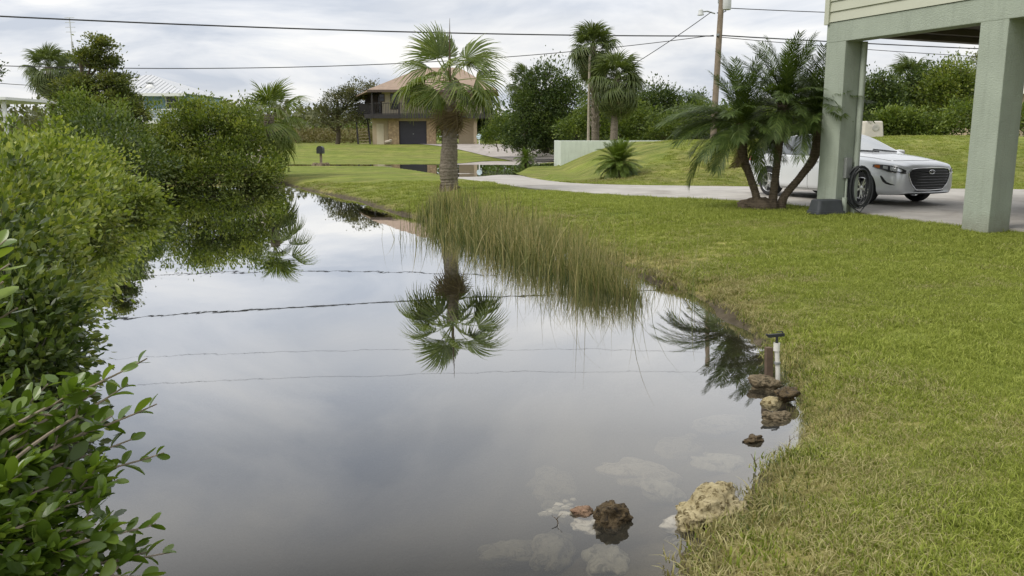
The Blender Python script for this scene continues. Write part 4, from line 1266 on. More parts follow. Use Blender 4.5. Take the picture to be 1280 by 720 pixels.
# services on the corner post
mb = MB(); mb.tube([(0.515, 0.385, -0.15), (0.515, 0.385, PZ)], 0.052, 10); mb.build('downpipe', M['conduit'], st, smooth=True)
mb = MB(); mb.box((0.463, 0.14, 0.62), (0.53, 0.27, 0.98)); mb.build('junction_box', M['grey_metal'], st, bevel=0.006)
mb = MB(); mb.tube([(0.50, 0.2, -0.05), (0.50, 0.2, 0.62)], 0.02, 8); mb.build('conduit', M['conduit'], st)
mb = MB(); mb.lathe([(0.0, 0.28), (0.045, 0.28), (0.045, 0.0), (0.05, -0.1), (0, -.1)], 12, 'z', (0.56, 0.12, 0)); mb.build('water_tap_stub', M['conduit'], st, smooth=True)
# coiled garden hose hanging inside the post
mb = MB()
r = np.random.default_rng(3)
pts = []
for i in range(9 * 22):
    a = i / 22 * 2 * math.pi
    rr = 0.29 + 0.03 * math.sin(i * 0.043) + 0.012 * math.sin(i * .71)
    pts.append((0.66 + 0.05 * math.sin(i * .061) + 0.36 * rr * math.cos(a), 0.36 + 0.03 * math.sin(i * 0.13) + rr * 0.42 * math.cos(a), 0.47 + 1.15 * rr * math.sin(a)))
pts += [(0.72, 0.34, 0.02), (0.6, 0.2, 0.03), (0.5, 0.16, 0.25)]
mb.tube(catmull(pts[::2], 2), 0.012, 6)
hs = mb.build('garden_hose', M['black_plastic'], None, smooth=True)
hs.location = (C0.x, C0.y, ZB); hs.rotation_euler = (0, 0, ang)
tag(hs, 'black garden hose coiled and hung inside the carport post', 'hose')
# upturned black tub at the foot of the post
tb = Vector((5.62, 15.05, 0)); tb.z = gz(tb.x, tb.y) + 0.02
root = thing('plastic_tub', 'upturned dark plastic tub at the foot of the carport post', 'tub', tb, R(12))
mb = MB()
def rrect(w, d, z, rr=0.06, n=4):
    pts = []
    for cx, cy, a0 in ((w - rr, d - rr, 0), (-(w - rr), d - rr, 90), (-(w - rr), -(d - rr), 180), (w - rr, -(d - rr), 270)):
        for i in range(n + 1):
            a = R(a0 + 90 * i / n)
            pts.append((cx + rr * math.cos(a), cy + rr * math.sin(a), z))
    return pts
ringz = [rrect(0.29, 0.20, 0.0), rrect(0.285, 0.195, 0.05), rrect(0.265, 0.18, 0.05), rrect(0.235, 0.15, 0.235), rrect(0.21, 0.13, 0.25)]
o0 = 0
k = len(ringz[0])
for rg in ringz: mb.v += rg
for i in range(len(ringz) - 1):
    for j in range(k):
        j2 = (j + 1) % k
        mb.f.append((i * k + j, i * k + j2, (i + 1) * k + j2, (i + 1) * k + j))
mb.f.append(tuple((len(ringz) - 1) * k + j for j in range(k)))
mb.build('tub_body', simple('slate_plastic', (0.045, 0.05, 0.055), 0.6), root)

# ---- pale retaining wall at the end of the mound
wl = thing('retaining_wall', 'pale green retaining wall holding the end of the grass mound', 'wall', (2.55, 44.6, 0))
mb = MB(); mb.box((0, 0, -0.3), (6.4, 0.22, 1.56)); mb.build('wall_face', stucco('wall_paint', (0.58, 0.63, 0.55), 6, 0.3), wl, bevel=0.02)
mb = MB(); mb.box((0.004, 0.224, -0.3), (0.22, 7.0, 1.54)); mb.build('wall_return', bpy.data.materials['wall_paint'], wl, bevel=0.02)

# ---- pale block standing on the mound behind the car
bp = P(1087, 166, 33.0)
bz = gz(bp.x, 33.0)
root = thing('concrete_block_box', 'pale concrete box standing on the mound behind the car roof', 'box', (bp.x, 33.0, bz - 0.05))
H = P(1087, 151.5, 33.0).z - bz + 0.05
mb = MB()
w = 0.40
bot, topq = [(-w, -w, 0), (w, -w, 0), (w, w, 0), (-w, w, 0)], [(-w * .86, -w * .86, H), (w * .86, -w * .86, H), (w * .86, w * .86, H), (-w * .86, w * .86, H)]
mb.add(bot + topq, [(0, 3, 2, 1), (4, 5, 6, 7), (0, 1, 5, 4), (1, 2, 6, 5), (2, 3, 7, 6), (3, 0, 4, 7)])
mb.build('box_body', simple('pale_concrete', (0.55, 0.51, 0.45), 0.8, 0, 0.1, 5), root, bevel=0.05)
mb = MB(); mb.lathe([(0.13, 0), (0.13, -0.03), (0.10, -0.035), (0, -0.02)], 16, 'y', (0.06, -w * .90, H * 0.62)); mb.build('round_cover', simple('cover_grey', (0.45, 0.43, 0.40), 0.6), root, smooth=True)

# ---- the brown stilt house across the road
HY = 82.0
hx0 = P(475, 180, HY).x
HZ = P(500, 181, HY).z
hs = thing('stilt_house', 'brown roofed stilt house with wraparound deck above a garage', 'house', (0, 0, 0))
M['shingle'] = simple('brown_shingle', (0.29, 0.215, 0.16), 0.9, 0, 0.18, 3, 0.5, 14)
M['tan_wall'] = simple('tan_wall', (0.50, 0.40, 0.27), 0.8, 0, 0.1, 2)
M['cream_wall'] = simple('cream_wall', (0.62, 0.54, 0.40), 0.8, 0, 0.08, 2)
M['dark_wood'] = simple('dark_wood', (0.035, 0.03, 0.03), 0.7, 0, 0.3, 6)
M['garage_paint'] = simple('garage_paint', (0.032, 0.030, 0.042), 0.55, 0, 0.1)
M['window_glass'] = simple('window_glass', (0.02, 0.025, 0.03), 0.08, 0, 0.2, 1.0, 0)
M['trim_brown'] = simple('trim_brown', (0.085, 0.06, 0.045), 0.6, 0, 0.2)
def stone_mat():
    m = new_mat('coquina_stone')
    t = NT(m)
    o = t.obj()
    v = t.n('ShaderNodeTexVoronoi', {'Vector': o, 'Scale': 5.5})
    c = t.ramp(v.outputs['Distance'], [(0.0, (0.52, 0.38, 0.23)), (0.35, (0.44, 0.31, 0.18)), (0.6, (0.24, 0.17, 0.10))])
    c = t.mix(0.5, c, t.ramp(t.noise(3, 5, .6, o), [(0.3, (0.30, 0.21, 0.12)), (0.7, (0.60, 0.46, 0.30))]))
    t.out(t.bsdf(c, 0.85, 0, t.bump(v.outputs['Distance'], 0.6, 0.03), 0.2))
    return m
M['stone'] = stone_mat()
def hx(px): return P(px, 150, HY).x
def hz(py): return P(500, py, HY).z
zG = HZ; zD0, zD1 = hz(147.5), hz(143.5)     # deck slab
zR = hz(129.3)                           # rail top
zE = hz(114.5)                             # eave
zT = hz(80.5)
def hb(name, x0, x1, y0, y1, z0, z1, mat, parent=hs, bevel=0):
    mb = MB(); mb.box((min(x0, x1), y0, z0), (max(x0, x1), y1, z1)); return mb.build(name, mat, parent, bevel=bevel)
xL, xR = hx(461), hx(597)
xc = (hx(475) + hx(640)) / 2
# ground floor
hb('pillar', hx(485), hx(498.3), HY, HY + 0.8, zG - .2, zD0, M['stone'])
hb('pillar', hx(533), hx(544.3), HY, HY + 0.8, zG - .2, zD0, M['stone'])
hb('pillar', hx(592), hx(596), HY, HY + 0.4, zG - .2, zD0, M['tan_wall'])
gd = hb('garage_door', hx(498.4), hx(532.9), HY + 0.25, HY + 0.33, zG, zD0 - 0.28, M['garage_paint'])
for i in range(4):
    z0 = zG + (zD0 - .28 - zG) * i / 4
    hb('door_panel', hx(498.8), hx(532.5), HY + 0.225, HY + 0.248, z0 + 0.02, z0 + (zD0 - .28 - zG) / 4 - 0.02, M['garage_paint'], gd)
hb('door_handle', hx(515.3), hx(516.7), HY + 0.19, HY + 0.224, zG + 1.0, zG + 1.06, M['grey_metal'], gd)
hb('lintel', hx(498.4), hx(532.9), HY + 0.1, HY + 0.5, zD0 - 0.278, zD0 - 0.003, M['tan_wall'])
hb('garage_wall', hx(464), hx(484.8), HY + 0.5, HY + 0.7, zG - .2, zD0 - .003, M['tan_wall'])
hb('garage_wall', hx(464), hx(464.3), HY + 0.7, HY + 9, zG - .2, zD0 - .003, M['tan_wall'])
hb('side_door', hx(469.5), hx(478.5), HY + 0.44, HY + 0.498, zG, zG + 2.0, M['cream_wall'])
hb('downpipe', hx(484), hx(485), HY + 0.36, HY + 0.45, zG, zD0 - 0.01, M['trim_brown'])
hb('carport_back', hx(544.5), hx(566), HY + 6.5, HY + 6.7, zG - .2, zD0 - .003, M['dark_wood'])
hb('rear_pillar', hx(560), hx(566), HY + 5.6, HY + 6.0, zG - .2, zD0 - .003, M['tan_wall'])
hb('service_wall', hx(572), hx(591.8), HY + 1.2, HY + 1.4, zG - .2, zD0 - .003, M['tan_wall'])
# deck
hb('deck_floor', hx(458), hx(615), HY - 0.9, HY + 9, zD0, zD1, M['dark_wood'])
hb('deck_fascia', hx(457.6), hx(615.4), HY - 0.96, HY - 0.902, zD0 - 0.06, zD1 + 0.04, M['dark_wood'])
# upper walls, set back behind the deck
UY = HY + 0.55
hb('upper_wall', hx(477), hx(600), UY, UY + 7.5, zD1 + 0.002, zE + 0.15, M['cream_wall'])
hb('upper_wall', hx(452), hx(476.8), UY + 1.6, UY + 7.0, zD1 + 0.002, zE + 0.1, M['trim_brown'])
for (p0, p1, q0, q1) in ((487.5, 498, 116.5, 136.5), (468.5, 472.5, 117.5, 142), (473.5, 480.5, 117, 127), (506, 520, 117, 130), (530, 541, 116.5, 137), (575, 588, 117, 131)):
    yy = UY if p0 > 476 else UY + 1.6
    if p0 in (473.5,): yy = UY
    w_ = hb('window', hx(p0), hx(p1), yy - 0.06, yy - 0.002, hz(q1), hz(q0), M['trim_brown'])
    hb('pane', hx(p0) + 0.07, hx(p1) - 0.07, yy - 0.075, yy - 0.062, hz(q1) + 0.07, (hz(q0) + hz(q1)) / 2 - 0.03, M['window_glass'], w_)
    hb('pane', hx(p0) + 0.07, hx(p1) - 0.07, yy - 0.075, yy - 0.062, (hz(q0) + hz(q1)) / 2 + 0.03, hz(q0) - 0.07, M['window_glass'], w_)
# railing
def railing(x0, y0, x1, y1, zb, zt, nb, mat, parent, name='railing'):
    rl_ = MB()
    rl_.bar((x0, y0, zt), (x1, y1, zt), 0.09, 0.07); rl_.bar((x0, y0, zb + .1), (x1, y1, zb + .1), 0.05, 0.05)
    ro = rl_.build(name, mat, parent)
    for i in range(nb + 1):
        t = i / nb
        mb = MB(); mb.bar((x0 + (x1 - x0) * t, y0 + (y1 - y0) * t, zb), (x0 + (x1 - x0) * t, y0 + (y1 - y0) * t, zt - .036), 0.035, 0.035, (0, 1, 0)); mb.build('baluster', mat, ro)
    return ro
railing(hx(468), HY - 0.85, hx(614), HY - 0.85, zD1, zR, 74, M['dark_wood'], hs)
railing(hx(449), HY + 2.6, hx(467.5), HY - 0.85, zD1, zR, 16, M['dark_wood'], hs)
for px in (467.6, 500.5, 535, 570, 605):
    hb('deck_post', hx(px) - .07, hx(px) + .07, HY - 0.98, HY - 0.84, zD1 - .3, zE + .12, M['dark_wood'])
# low screen on the left of the deck
hb('deck_screen', hx(446), hx(466.9), HY + 0.6, HY + 0.68, zD1 - 0.1, zR + 0.02, M['dark_wood'])
# stairs
sl = MB(); sl.bar((hx(446.5), HY + 0.2, zG - .1), (hx(441), HY + 1.4, zR - .1), 0.12, 0.3); sl.build('stair_stringer', M['dark_wood'], hs)
sl = MB(); sl.bar((hx(461.5), HY + 0.2, zG - .1), (hx(456), HY + 1.4, zD1), 0.12, 0.3); sl.build('stair_stringer', M['dark_wood'], hs)
for i in range(10):
    t = (i + 0.5) / 10
    hb('stair_tread', hx(446.8 - 3 * t), hx(461 - 5 * t), HY + 0.2 + 2.2 * t, HY + 0.5 + 2.2 * t, zG + (zD1 - zG) * t - .03, zG + (zD1 - zG) * t + .02, M['tan_wall'])
# hip roof
mb = MB()
e = 0.9
x0, x1 = hx(467) - 0.3, hx(622)
y0, y1 = HY - 1.3, HY + 9.5
xa, xb2 = hx(524), hx(572)
ym = (y0 + y1) / 2 - .4
mb.add([(x0, y0, zE), (x1, y0, zE), (x1, y1, zE), (x0, y1, zE), (xa, ym, zT), (xb2, ym, zT), (x0, y0, zE + .12), (x1, y0, zE + .12), (x1, y1, zE + .12), (x0, y1, zE + .12)],
       [(6, 7, 5, 4), (7, 8, 5), (8, 9, 4, 5), (9, 6, 4), (3, 2, 1, 0), (0, 1, 7, 6), (1, 2, 8, 7), (2, 3, 9, 8), (3, 0, 6, 9)])
rf_ = mb.build('roof', M['shingle'], hs)
hb('fascia', x0 - .03, x1 + .03, y0 - .05, y0 - .003, zE - 0.12, zE + 0.1, M['trim_brown'])
mb = MB()
mb.add([(hx(441), HY + 1.0, zE - .55), (x0 + .05, y0 + .1, zE - .02), (x0 + .05, y1, zE - .02), (hx(441), y1, zE - .55), (hx(441), HY + 1.0, zE - .42), (x0 + .05, y0 + .1, zE + .11), (x0 + .05, y1, zE + .11), (hx(441), y1, zE - .42)],
       [(0, 1, 5, 4), (1, 2, 6, 5), (2, 3, 7, 6), (3, 0, 4, 7), (4, 5, 6, 7), (3, 2, 1, 0)])
mb.build('porch_roof', M['shingle'], hs)
hb('vent_cap', hx(520), hx(523), ym - 1.2, ym - 0.9, zT - 1.3, zT - 0.55, M['grey_metal'])

# ---- blue house with the pale metal roof
BY = 72.0
def bx_(px): return P(px, 130, BY).x
def bz_(py): return P(200, py, BY).z
M['blue_siding'] = simple('blue_siding', (0.30, 0.44, 0.52), 0.6, 0, 0.06, 2)
M['white_trim'] = simple('white_trim', (0.78, 0.78, 0.76), 0.5, 0, 0.05)
M['metal_roof'] = simple('metal_roof', (0.50, 0.51, 0.52), 0.4, 0.2, 0.06, 1.0, 0.05)
bh = thing('blue_house', 'pale blue house with white metal hip roof and white balcony rail', 'house', (0, 0, 0))
def bb(name, x0, x1, y0, y1, z0, z1, mat, parent=bh):
    mb = MB(); mb.box((min(x0, x1), y0, z0), (max(x0, x1), y1, z1)); return mb.build(name, mat, parent)
zf, ze, zt = bz_(150.5), bz_(118), bz_(96)
bb('upper_wall', bx_(140), bx_(238), BY, BY + 8, zf, ze, M['blue_siding'])
for i in range(12):
    z = zf + i * (ze - zf) / 12
    mb = MB(); mb.prism([(bx_(140), BY - 0.02, z), (bx_(140), BY - .004, z), (bx_(140), BY - .004, z + .17), (bx_(140), BY - .008, z + .17)], (bx_(238) - bx_(140), 0, 0)); mb.build('siding_board', M['blue_siding'], bh)
bb('lower_wall', bx_(145), bx_(234), BY + 0.5, BY + 7.5, 0.2, zf - .25, M['white_trim'])
for (p0, p1) in ((163, 180), (207.5, 225)):
    w_ = bb('window', bx_(p0), bx_(p1), BY - 0.08, BY - 0.022, bz_(136), bz_(120.5), M['white_trim'])
    zm = (bz_(136) + bz_(120.5)) / 2
    bb('pane', bx_(p0) + .1, bx_(p1) - .1, BY - 0.095, BY - 0.082, bz_(136) + .08, zm - .04, M['window_glass'], w_)
    bb('pane', bx_(p0) + .1, bx_(p1) - .1, BY - 0.095, BY - 0.082, zm + .04, bz_(120.5) - .08, M['window_glass'], w_)
bb('corner_board', bx_(178), bx_(180.5), BY - 0.07, BY - 0.021, zf, ze - .01, M['white_trim'])
bb('balcony_floor', bx_(150), bx_(236), BY - 1.6, BY - 0.002, zf - .28, zf - .02, M['white_trim'])
railing(bx_(151), BY - 1.55, bx_(235), BY - 1.55, zf, bz_(137.5), 46, M['white_trim'], bh)
mb = MB()
x0, x1, y0, y1 = bx_(120), bx_(243), BY - 1.7, BY + 9
xa, xb2 = bx_(160), bx_(171)
mb.add([(x0, y0, ze), (x1, y0, ze), (x1, y1, ze), (x0, y1, ze), (xa, (y0 + y1) / 2, zt + .4), (xb2, (y0 + y1) / 2, zt + .4)], [(0, 1, 5, 4), (1, 2, 5), (2, 3, 4, 5), (3, 0, 4), (3, 2, 1, 0)])
rf_ = mb.build('roof', M['metal_roof'], bh)
# standing seams
A, B = Vector((x0, y0, ze)), Vector((x1, y0, ze)); Ca, Cb = Vector((xa, (y0 + y1) / 2, zt + .4)), Vector((xb2, (y0 + y1) / 2, zt + .4))
for i in range(1, 20):
    x = x0 + (x1 - x0) * i / 20
    tmax = (x - x0) / (xa - x0) if x < xa else ((x1 - x) / (x1 - xb2) if x > xb2 else 1.0)
    p = Vector((x, y0, ze + .01)); q = Vector((x, y0 + (Ca.y - y0) * tmax, ze + (Ca.z - ze) * tmax + .01))
    mb = MB(); mb.bar(p, q, 0.05, 0.06); mb.build('roof_seam', M['metal_roof'], rf_)
bb('fascia', x0, x1, y0 - 0.06, y0 - .003, ze - .22, ze + .02, M['white_trim'])
vp = P(187.5, 107, BY + 0.4)
mb = MB(); mb.lathe([(.12, -.6), (.12, .15), (.3, .15), (.3, .25), (0, .3)], 12, 'z', tuple(vp)); mb.build('roof_vent', M['grey_metal'], rf_)
mb = MB(); mb.lathe([(0, 0), (.25, .03), (.42, .12)], 16, 'y', tuple(P(187, 111.5, BY - 0.4))); mb.build('satellite_dish', M['white_trim'], rf_)

# ---- pale carport at the far left, and its white fence
cy = 38.0
cp = thing('white_carport', 'white roofed carport at the far left behind the mangroves', 'carport', (0, 0, 0))
def cb(name, p0, p1, y0, y1, q0, q1, mat):
    mb = MB(); mb.box((P(p0, 130, cy).x, y0, P(0, q1, cy).z), (P(p1, 130, cy).x, y1, P(0, q0, cy).z)); return mb.build(name, mat, cp)
cb('roof', -90, 12.5, cy - .3, cy + 5, 121.5, 125, M['white_trim'])
for p0 in (2, -60):
    cb('post', p0, p0 + 3.5, cy, cy + .13, 125.1, 178, M['white_trim'])
cb('rail', -90, 14, cy - .1, cy - .02, 142, 146, M['white_trim'])
cb('rail', -90, 14, cy - .1, cy - .02, 152, 156, M['white_trim'])
fy = 47.0
fe = thing('picket_fence', 'white picket fence by the sabal palm beyond the hedge', 'fence', (0, 0, 0))
fz0, fz1 = P(70, 151, fy).z - .9, P(70, 137, fy).z
x0, x1 = P(60, 140, fy).x, P(84, 140, fy).x
for i in range(17):
    x = x0 + (x1 - x0) * i / 16
    mb = MB(); mb.prism([(x - .04, fy, fz0), (x + .04, fy, fz0), (x + .04, fy, fz1 - .05), (x, fy, fz1), (x - .04, fy, fz1 - .05)], (0, .02, 0)); mb.build('picket', M['white_trim'], fe)
for zq in (fz0 + .3, fz1 - .3):
    mb = MB(); mb.box((x0 - .1, fy + .022, zq), (x1 + .1, fy + .06, zq + .09)); mb.build('fence_rail', M['white_trim'], fe)
mb = MB()
gzz = gz(x0, fy)
for x in (x0, x1):
    mb = MB(); mb.box((x - .06, fy + .062, gzz - .2), (x + .06, fy + .16, fz1)); mb.build('fence_post', M['white_trim'], fe)
# ---- far pale roof behind the trees on the right
ry = 58.0
rr_ = thing('pale_house', 'pale roofed house half hidden by trees right of the car', 'house', (0, 0, 0))
xr0, xr1 = P(1207, 115, ry).x, P(1290, 115, ry).x
zr0, zr1 = P(1210, 120, ry).z, P(1210, 105, ry).z
mb = MB(); mb.add([(xr0 + .6, ry, zr1), (xr1, ry, zr1 + .1), (xr1, ry - 3, zr0), (xr0, ry - 3, zr0), (xr0 + .6, ry + .5, zr1), (xr1, ry + .5, zr1 + .1), (xr1, ry + 3, zr0), (xr0, ry + 3, zr0)], [(0, 1, 2, 3), (4, 7, 6, 5), (0, 3, 7, 4), (1, 5, 6, 2), (0, 4, 5, 1)])
mb.build('roof', simple('pale_roof', (0.52, 0.48, 0.42), 0.8), rr_)
mb = MB(); mb.box((xr0 + .3, ry - 2.6, gz(xr0, ry)), (xr1, ry + 2.6, zr0 + .1)); mb.build('wall', M['tan_wall'], rr_)
# ================================================================== pole, wires, mast, mailbox and other street things
M['pole_wood'] = simple('pole_wood', (0.24, 0.19, 0.14), 0.9, 0, 0.25, 4, 0.5, 25)
M['wire'] = simple('wire_black', (0.03, 0.03, 0.032), 0.6, 0, 0.1, 1, 0)
M['transformer'] = simple('transformer_grey', (0.55, 0.56, 0.55), 0.45, 0, 0.06)
UP = Vector((P(894, 100, 52.0).x, 52.0, 0)); UP.z = gz(UP.x, UP.y)
up = thing('utility_pole', 'tall wooden utility pole with transformer and street light', 'utility pole', UP)
mb = MB(); mb.tube([(0, 0, -0.3), (0.06, 0, 4), (0.14, 0, 8), (0.25, 0, 12.6)], [0.20, 0.185, 0.17, 0.14], 14); mb.build('pole', M['pole_wood'], up, smooth=True)
def ploc(px, py): return P(px, py, 52.0) - UP
c = ploc(908, 3)
mb = MB(); mb.lathe([(0, -.42), (.27, -.42), (.29, -.3), (.29, .45), (.25, .55), (0, .58)], 18, 'z', tuple(c)); tr_ = mb.build('transformer', M['transformer'], up, smooth=True)
mb = MB(); mb.bar((c.x - .5, 0, c.z + .1), (c.x - .2, 0, c.z + .1), .12, .3); mb.build('bracket', M['grey_metal'], up)
mb = MB(); mb.tube([tuple(ploc(905, 11)), tuple(ploc(907, 14) + Vector((0, -.1, 0))), tuple(ploc(901, 17)), tuple(ploc(896, 16))], 0.03, 6); mb.build('jumper_wire', M['wire'], up)
a_ = ploc(876, 15)
mb = MB(); mb.tube([tuple(ploc(894, 17)), tuple(ploc(884, 14)), tuple(a_)], 0.04, 8); arm = mb.build('lamp_arm', M['grey_metal'], up)
mb = MB(); mb.lathe([(0.05, .18), (.13, .12), (.15, -.05), (.2, -.18), (0, -.2)], 12, 'z', tuple(a_)); mb.build('street_lamp', M['transformer'], up, smooth=True)
mb = MB(); mb.bar((0.0, -.05, ploc(894, 44).z), (0.0, -.3, ploc(894, 44).z), .12, .12); mb.build('wire_clamp', M['grey_metal'], up)

# left-hand end of the line, from the wires' own mirror images in the pond
wire_dir = Vector((-6.1 - UP.x, 45.2 - UP.y, 0))
def span(name, label, a, b, sag, rad=0.022, n=40, cat='wire', group='overhead wires'):
    a, b = Vector(a), Vector(b)
    pts = []
    for i in range(n + 1):
        t = i / n
        p = a.lerp(b, t); p.z -= sag * 4 * t * (1 - t)
        pts.append(p)
    mb = MB(); mb.tube(pts, rad, 6)
    return tag(mb.build(name, M['wire'], None), label, cat, group)
def left_end(px, py):
    # the vertical plane through the pole and the line of mirror images; far left end beyond the frame
    A = Vector((UP.x, UP.y)); d = Vector((-6.1, 45.2)) - A
    dr = ray(px, py)
    # solve A + s*d = t*(dr.x, dr.y)
    det = -d.x * dr.y + d.y * dr.x
    s = (A.x * dr.y - A.y * dr.x) / -det * -1
    t = (-A.x * d.y + A.y * d.x) / -det * -1
    t = (A.x * d.y - A.y * d.x) / (dr.x * d.y - dr.y * d.x)
    return Vector((dr.x * t, dr.y * t, EYE + dr.z * t))
pw = lambda px, py: P(px, py, 51.8)
span('power_cable', 'thick upper cable crossing the sky left of the utility pole', left_end(-160, 12), pw(892, 45), 0.28, 0.034)
span('power_cable', 'thin lower cable sagging across the sky left of the utility pole', left_end(-160, 76), pw(892, 44), 0.95, 0.02)
span('power_cable', 'highest cable seen only as a mirror image in the pond', left_end(-200, -85), pw(898, -75), 0.5, 0.006)
span('power_cable', 'second highest cable seen only mirrored in the pond', left_end(-200, -40), pw(898, -45), 0.5, 0.006)
span('service_wire', 'slanting service wire dropping left from the utility pole', pw(889, 15), P(758, 100, 62), 0.15, 0.024)
span('service_wire', 'thin low wire behind the round headed sabal palm', left_end(-160, 84), P(90, 108, 52), 0.2, 0.018)
RE = Vector((UP.x + 45, UP.y + 16, 0))
def right_end(px, py):
    dr = ray(px, py); A = Vector((UP.x, UP.y)); d = Vector((-A.x - 6.1, 45.2 - A.y)); d = Vector((-6.1 - UP.x, 45.2 - UP.y))
    t = (A.x * d.y - A.y * d.x) / (dr.x * d.y - dr.y * d.x)
    return Vector((dr.x * t, dr.y * t, EYE + dr.z * t))
span('power_cable', 'main cable running right from the pole behind the carport', pw(896, 44), right_end(1420, 68), 0.1, 0.035)
span('power_cable', 'looped thin cable just under the main one right of the pole', pw(896, 46), right_end(1420, 78), 0.25, 0.02)
span('power_cable', 'short cable from the transformer towards the stilt house', pw(908, 10), right_end(1420, 18), 0.25, 0.024)

# slim pale pole beside the taller sabal palm
g_ = P(735.5, 176, 47.5)
gp = thing('slim_pole', 'slim pale pole beside the taller sabal palm', 'pole', (g_.x, 47.5, gz(g_.x, 47.5)))
mb = MB(); mb.tube([(0, 0, -.2), (0, 0, P(735, 70, 47.5).z - gz(g_.x, 47.5))], [0.085, 0.07], 10); mb.build('shaft', simple('weathered_pole', (0.38, 0.33, 0.26), 0.9), gp, smooth=True)
mb = MB(); mb.lathe([(0.0, 0.1), (0.07, 0.07), (0.08, 0), (0, 0)], 10, 'z', (0, 0, P(735, 70, 47.5).z - gz(g_.x, 47.5))); mb.build('cap', M['grey_metal'], gp)

# lattice antenna mast
ay = 58.0
ab = P(97, 120, ay); az0 = gz(ab.x, ay)
am = thing('antenna_mast', 'thin white lattice antenna mast behind the cedar', 'mast', (ab.x, ay, az0))
h1 = P(97, 52, ay).z - az0; h2 = P(95, 40, ay).z - az0; h3 = P(95, 22, ay).z - az0
mastm = simple('galvanised', (0.6, 0.6, 0.58), 0.4, 0.5, 0.05)
legs = []
for k in range(3):
    a = R(120 * k + 20)
    p, q = Vector((.24 * math.cos(a), .24 * math.sin(a), -.2)), Vector((.05 * math.cos(a) - .06, .05 * math.sin(a), h1))
    mb = MB(); mb.tube([p, q], 0.035, 6); mb.build('leg', mastm, am); legs.append((p, q))
nst = 22
for i in range(nst):
    for k in range(3):
        p, q = legs[k]; p2, q2 = legs[(k + 1) % 3]
        mb = MB(); mb.tube([p.lerp(q, i / nst), p2.lerp(q2, (i + 1) / nst)], 0.012, 4); mb.build('brace', mastm, am)
mb = MB(); mb.tube([(-.06, 0, h1 - .2), (-.08, 0, h3)], 0.035, 6); mb.build('top_tube', mastm, am)
for i in range(4):
    z = h2 + (h3 - h2) * i / 3
    mb = MB(); mb.bar((-.4, 0, z), (.25, 0, z), .03, .03); mb.build('antenna_element', mastm, am)

# mailbox on the flooded verge
mp_ = G(401.5, 206.3, FLOOD)
ml = thing('mailbox', 'black rural mailbox on a post at the edge of the flooded road', 'mailbox', (mp_.x, mp_.y, FLOOD - .06))
u = 1 / (1050 / mp_.y)
mb = MB(); mb.box((-.06, -.06, -.3), (.06, .06, .75)); mb.build('post', M['pole_wood'], ml)
mb = MB()
prof = [(-.17, .72)] + [(.17 * -math.cos(a), .98 + .17 * math.sin(a)) for a in np.linspace(0, math.pi, 9)] + [(.17, .72)]
mb.prism([(x, -.28, z) for x, z in prof], (0, .56, 0)); bxo = mb.build('box', M['black_plastic'], ml)
mb = MB(); mb.prism([(x * 1.06, -.30, .72 + (z - .72) * 1.04) for x, z in prof], (0, .018, 0)); mb.build('door', M['black_plastic'], bxo)
mb = MB()
def stone_lump(bm_, c, r_, sq, seed):
    pass
def rock_mesh(name, sx, sy, sz, seed, sub=3, rough=0.28, pits=0.06):
    me = bpy.data.meshes.new(name)
    bm = bmesh.new(); bmesh.ops.create_icosphere(bm, subdivisions=sub, radius=1.0)
    off = Vector((seed * 3.7, seed * 1.9, seed * 5.1))
    for v in bm.verts:
        n = v.co.normalized()
        k = 1 + rough * mnoise.noise(n * 1.3 + off) * 1.6 + rough * .6 * mnoise.noise(n * 2.9 + off) + pits * mnoise.fractal(n * 7 + off, 1, 2, 4)
        cell = mnoise.cell(n * 3 + off)
        k += 0.04 * cell
        v.co = Vector((n.x * sx * k, n.y * sy * k, n.z * sz * k))
    bm.to_mesh(me); bm.free()
    for p in me.polygons: p.use_smooth = True
    return me
def rock_mat(name, a, b, dark, sc=9.0, wet=0.0, thr=(0.48, 0.62)):
    m = new_mat(name)
    t = NT(m)
    o = t.obj()
    c = t.ramp(t.noise(sc, 6, 0.65, o), [(0.3, a), (0.7, b)])
    d = t.ramp(t.noise(sc * 1.8, 6, 0.7, o, 0.8), [(thr[0], (0, 0, 0)), (thr[1], (1, 1, 1))])
    c = t.mix(d, c, dark)
    t.out(t.bsdf(c, 0.9 - wet, 0, t.bump(t.noise(sc * 4, 6, 0.7, o), 0.9, 0.02), 0.3))
    return m
M['limestone'] = rock_mat('limestone', (0.30, 0.24, 0.12), (0.58, 0.50, 0.30), (0.12, 0.09, 0.035), 17, 0, (0.50, 0.60))
M['dark_rock'] = rock_mat('dark_rock', (0.07, 0.05, 0.025), (0.17, 0.12, 0.06), (0.03, 0.022, 0.014), 18, 0.2)
M['red_rock'] = rock_mat('red_rock', (0.20, 0.115, 0.07), (0.36, 0.24, 0.16), (0.09, 0.06, 0.03), 18)
M['grey_rock'] = rock_mat('grey_rock', (0.13, 0.10, 0.06), (0.27, 0.215, 0.135), (0.05, 0.04, 0.022), 16)
M['pale_rock'] = rock_mat('pale_rock', (0.40, 0.35, 0.28), (0.58, 0.52, 0.43), (0.24, 0.20, 0.14), 8)
M['silted_rock'] = rock_mat('silted_rock', (0.17, 0.15, 0.11), (0.30, 0.265, 0.20), (0.08, 0.07, 0.045), 8)
for s, (dx, dy) in enumerate(((-.35, .1), (.3, -.1), (.05, -.35), (-.1, .35))):
    o = link('footing_stone', rock_mesh('footing_stone', .26, .22, .16, 60 + s), M['grey_rock'], ml, (dx, dy, .03))

